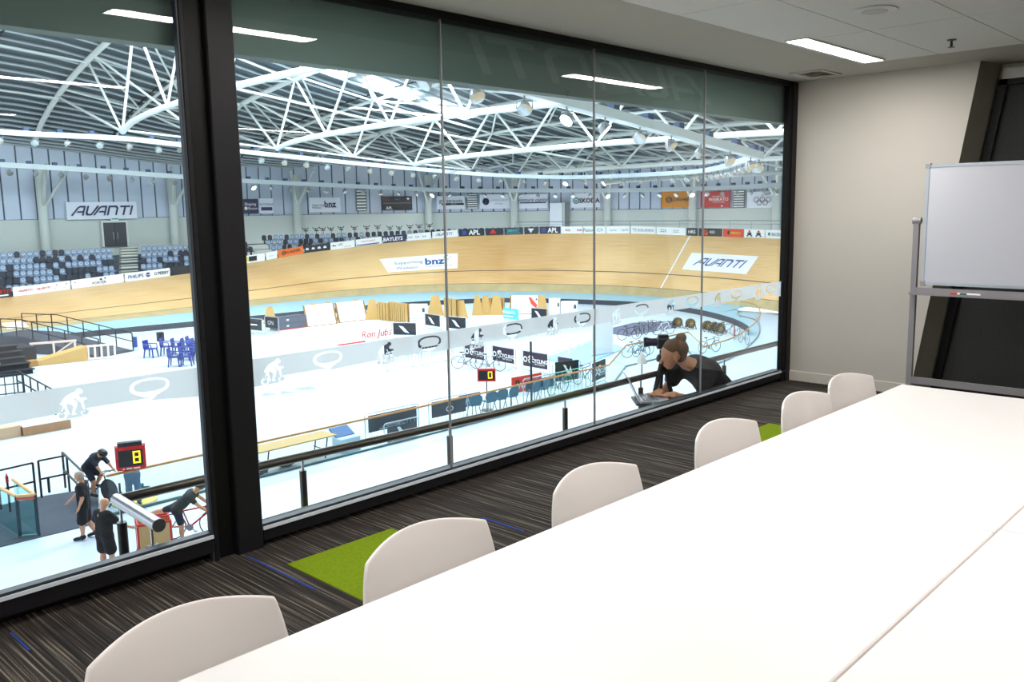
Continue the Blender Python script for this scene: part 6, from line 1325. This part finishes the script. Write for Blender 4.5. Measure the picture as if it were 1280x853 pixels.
# ramp mat, railings and glass gate at the lower left
t = thing('ramp_mat', 'dark grey textured ramp mat by the glass gate', 'mat', (7.5, 25, FZ)); mb = MB(); mb.prism([(2.0, 24.1), (6.3, 23.62), (8.6, 23.5), (9.9, 26.7), (8.3, 27.1), (2.0, 27.2)], lambda x, y: (x, y, FZ+.037), lambda x, y: (x, y, FZ+.055)); mb.build('mat', M('mat_dark', (70, 78, 92), .9, var=.15, scale=20), t)
def rail_panel(P0, P1, label, h=1.1):
    P0 = Vector((P0[0], P0[1], FZ+.05)); P1 = Vector((P1[0], P1[1], FZ+.05)); t = thing('railing_panel', label, 'railing', (P0+P1)/2, 'black square railing panels round the ramp')
    for q in (P0, P1): MB().beam(q, q+Vector((0, 0, h)), .05, .05).build('post', blk, t)
    for z in (h, h*.5): MB().beam(P0+Vector((0, 0, z)), P1+Vector((0, 0, z)), .045, .045).build('rail', blk, t)
rail_panel((7.25, 26.75), (8.2, 26.85), 'black square railing panel behind the glass gate'); rail_panel((8.38, 26.95), (9.15, 26.93), 'black square railing panel in the middle, behind the grey-haired man'); rail_panel((9.2, 27.4), (8.82, 24.9), 'black railing panel running towards the disc-wheeled bicycle')
rail_panel((5.2, 26.6), (7.0, 26.7), 'black railing panel at the far left, cut by the picture edge')
t = thing('glass_gate', 'narrow glass gate box with wooden top rails at the lower left', 'gate', (7.0, 24.5, FZ+.037))
gp = [(6.78, 26.1), (6.86, 23.95), (7.22, 23.72), (7.3, 25.6)]
for a, b in zip(gp[:-1], gp[1:]):
    MB().add([(a[0], a[1], FZ+.08), (b[0], b[1], FZ+.08), (b[0], b[1], FZ+1.1), (a[0], a[1], FZ+1.1)], [(0, 1, 2, 3)]).build('glass_pane', glass_mat('gate_glass', (.45, .78, .78), .06, .6) if 'gate_glass' not in MATS else MATS['gate_glass'], t)
    MB().tube([(a[0], a[1], FZ+1.13), (b[0], b[1], FZ+1.13)], .045, 8).build('wood_rail', M('gate_wood', (224, 184, 132), .4), t)
for q in gp[1:3]: MB().beam((q[0], q[1], FZ+.04), (q[0], q[1], FZ+1.12), .07, .07).build('post', M('gate_post', (40, 66, 76), .4, metal=.3), t)
MB().beam((6.86, 23.93, FZ+1.06), (7.22, 23.70, FZ+1.06), .05, .06).build('red_strip', M('red_strip', (214, 96, 80), .5), t); MB().beam((6.86, 23.95, FZ+.06), (7.22, 23.72, FZ+.06), .1, .08).build('base_channel', chan, t)
t = thing('bottle', 'small red bottle standing behind the glass gate rail', 'bottle', (7.35, 26.3, FZ+.05)); MB().lathe([(.04, 0), (.04, .16), (.018, .2), (.018, .24)], (7.35, 26.3, FZ+.9), 10).build('bottle', redm, t); MB().tube([(7.35, 26.3, FZ+.05), (7.35, 26.3, FZ+.9)], .03, 6).build('stand', blk, t)
t = thing('bollard', 'short dark floor stub on the ramp mat', 'bollard', tuple(fl(62, 618))); q = fl(62, 618); MB().tube([(q[0], q[1], FZ+.05), (q[0], q[1], FZ+.5)], .04, 8).build('stub', blk, t)
q = fl(182, 637); t = thing('yellow_mat', 'round yellow mat behind the balustrade, under the lap counter', 'mat', tuple(q)); MB().lathe([(.62, .01), (.62, .05), (.58, .06)], (q[0]+.1, max(q[1], 24.7), FZ), 28).build('mat', M('mat_yellow', (250, 216, 110), .7), t)
q = fl(160, 641); q[1] = max(q[1], 24.3); t = thing('roller_stand', 'dark metal roller stand beside the yellow mat', 'stand', tuple(q))
for a in (0, 2.1, 4.2): MB().tube([(q[0], q[1], FZ+.5), (q[0]+.4*math.cos(a), q[1]+.4*math.sin(a), FZ+.03)], .025, 5).build('leg', blk, t)
MB().tube([(q[0], q[1], FZ+.4), (q[0], q[1], FZ+.75)], .03, 6).build('stem', blk, t)
q = fl(188, 630); q[1] = max(q[1], 24.6); t = thing('green_hydrant', 'small green cross-handled tap on the yellow mat', 'tap', tuple(q)); MB().tube([(q[0], q[1], FZ+.06), (q[0], q[1], FZ+.5)], .05, 8).build('stem', tealm, t); MB().beam((q[0]-.15, q[1]+.15, FZ+.38), (q[0]+.15, q[1]-.15, FZ+.38), .06, .08).build('cross_handle', tealm, t)

# the woman bending over a laptop on the balcony
J = dict(pel=V(6.84, 3.95, -.07), chest=V(6.55, 4.0, .195), neck=V(6.37, 4.035, .285), head=V(6.225, 4.07, .372), hup=unit(V(-.22, .0, .97)), shL=V(6.43, 3.865, .185), shR=V(6.50, 4.16, .23), elL=V(6.335, 3.875, -.02), elR=V(6.31, 4.24, .0), haL=V(6.07, 3.96, .065), haR=V(6.05, 4.09, .075), hpL=V(6.87, 3.87, -.11), hpR=V(6.91, 4.05, -.11), knL=V(6.82, 3.88, -.53), knR=V(6.86, 4.08, -.53), anL=V(6.91, 3.88, -.87), anR=V(6.95, 4.08, -.87), toL=V(6.72, 3.88, -.915), toR=V(6.76, 4.10, -.915), fwd=unit(V(-.55, .1, -.83)), face=unit(V(-.66, .66, -.36)), palmL=V(-.93, .3, .02), palmR=V(-1, -.05, -.05), curl=-.35)
person('woman in black T-shirt, hair in a bun, bending over a laptop outside', (0, 0, 0), 0, J, .0085, blackc, M('dark_trousers', (30, 32, 40), .9), hair=M('brown_bun', (96, 66, 44), .7, var=.25, scale=50), leg=1.92, sleeve=.48, bun=True, b=.86, tloose=.012, skin=skin2)
bpy.data.objects[[o.name for o in bpy.data.objects if o.get('label', '').startswith('woman')][0]].location = (6.9, 4.05, -.95)
for c in [o for o in bpy.data.objects if o.get('label', '').startswith('woman')][0].children: c.location = (-6.9, -4.05, .95)
sil = M('laptop_silver', (186, 186, 194), .35, metal=.5); keym = M('key_grey', (120, 122, 130), .5)
lx, ly, lz = 5.90, 4.06, .055
LX = XF((lx, ly, lz), rz=-.80)      # turned: the hinge lies away from her, the screen seen edge-on
t = thing('laptop', 'open silver laptop on a stand before the woman', 'laptop', (lx, ly, lz))
MB(LX).rbox(-.12, .12, -.165, .165, -.008, .009, .004).build('base', sil, t)
mb = MB(LX)
for r in range(5):
    for c in range(11): mb.rbox(-.09+.026*r, -.09+.026*r+.021, -.14+.0255*c, -.14+.0255*c+.021, .008, .0115, .002)
mb.build('keys', keym, t, kind='stuff'); MB(LX).rbox(.055, .11, -.05, .05, .008, .0105, .001).build('trackpad', M('trackpad', (160, 160, 168), .4), t)
LD = LX @ XF((-.12, 0, .006), ry=-.45)
MB(LD).rbox(-.006, .004, -.165, .165, 0, .225, .003).build('lid', sil, t); MB(LD).box(.0042, .0052, -.15, .15, .015, .212).build('screen', M('screen_grey', (110, 124, 140), .2), t)
t = thing('laptop_stand', 'black tripod with a tray carrying the laptop', 'tripod', (5.80, ly, -.95)); bkm = M('tripod_black', (20, 20, 24), .45)
MB(LX).rbox(-.15, .15, -.15, .15, -.03, -.012, .004).build('tray', M('tray_grey', (70, 72, 80), .5), t)
MB().tube([(5.80, ly, lz-.03), (5.80, ly, -.55)], .022, 10).build('column', bkm, t); MB().lathe([(.03, 0), (.05, -.02), (.05, -.07), (.03, -.09)], (5.80, ly, -.06), 12).build('collar', bkm, t)
for a in (.5, 2.6, 4.7): MB().tube([(5.80, ly, -.15), (5.80+.42*math.cos(a)*.9, ly+.2*math.sin(a), -.945)], [.02, .012], 8).build('leg', bkm, t)
MB().tube([(5.82, ly, -.0), (6.06, ly-.04, -.075)], [.012, .016], 8).build('pan_handle', bkm, t)
MB().tube([(lx-.13, ly-.1, lz), (lx-.2, ly-.1, -.1), (lx-.19, ly-.08, -.4), (lx-.2, ly, -.93)], .005, 5).build('cable', M('white_cable', (210, 214, 218), .5), t)
# camera on a tripod behind her
ax, ay = 6.24, 4.19
t = thing('camera_tripod', 'black camera tripod behind the woman, legs spread', 'tripod', (ax, ay, -.95))
for q in ((5.62, 4.12, -.945), (6.36, 4.36, -.945), (6.72, 4.14, -.945)):
    A = Vector((ax, ay, .33)); Bq = Vector(q); MB().tube([A, A.lerp(Bq, .5)], .019, 10).build('leg', bkm, t); MB().tube([A.lerp(Bq, .48), Bq], .013, 8).build('leg_extension', bkm, t); MB().lathe([(.022, -.03), (.024, 0), (.022, .03)], tuple(A.lerp(Bq, .5)), 10).build('leg_lock', bkm, t)
MB().tube([(ax, ay, .30), (ax, ay, .40)], .026, 12).build('head', bkm, t); MB().lathe([(.05, .30), (.055, .33), (.04, .36)], (ax, ay, 0), 12).build('spider', bkm, t)
MB().tube([(ax, ay, .38), (ax+.30, ay-.03, .36), (ax+.34, ay-.03, .35)], [.009, .009, .014], 8).build('pan_handle', bkm, t)
cm = M('camera_body', (24, 24, 30), .4); X_ = XF((ax+.0, ay, .465), rz=2.25)
t = thing('camera', 'black camera with a long lens on the tripod behind the woman', 'camera', (ax, ay, .40))
MB(X_).rbox(-.06, .05, -.06, .06, -.05, .04, .012).build('body', cm, t); MB(X_).rbox(-.05, .04, -.03, .03, .04, .068, .01).build('viewfinder', cm, t)
MB(X_).lathe([(.034, .05), (.036, .07), (.034, .09), (.038, .12), (.04, .14), (.034, .142)], (0, 0, 0), 18, 'x').build('lens', M('lens_barrel', (30, 30, 52), .35), t, smooth='auto'); MB(X_).lathe([(.041, .125), (.043, .13), (.043, .155), (.040, .16)], (0, 0, 0), 18, 'x').build('lens_hood', M('lens_barrel'), t, smooth='auto')
t = thing('towel', 'pale crumpled cloth hung on a pole near the laptop, inside the balustrade', 'cloth', tuple(fl(803, 470))); q = fl(803, 470); q[1] = max(q[1], 24.6)
MB().lathe([(.26, 0), (.2, .2), (.1, .45), (.03, .55)], (q[0], q[1], FZ+.6), 7).build('cloth', M('cloth_grey', (190, 184, 178), .9, var=.2), t); MB().tube([(q[0], q[1], FZ), (q[0], q[1], FZ+.7)], .03, 5).build('pole', blk, t)
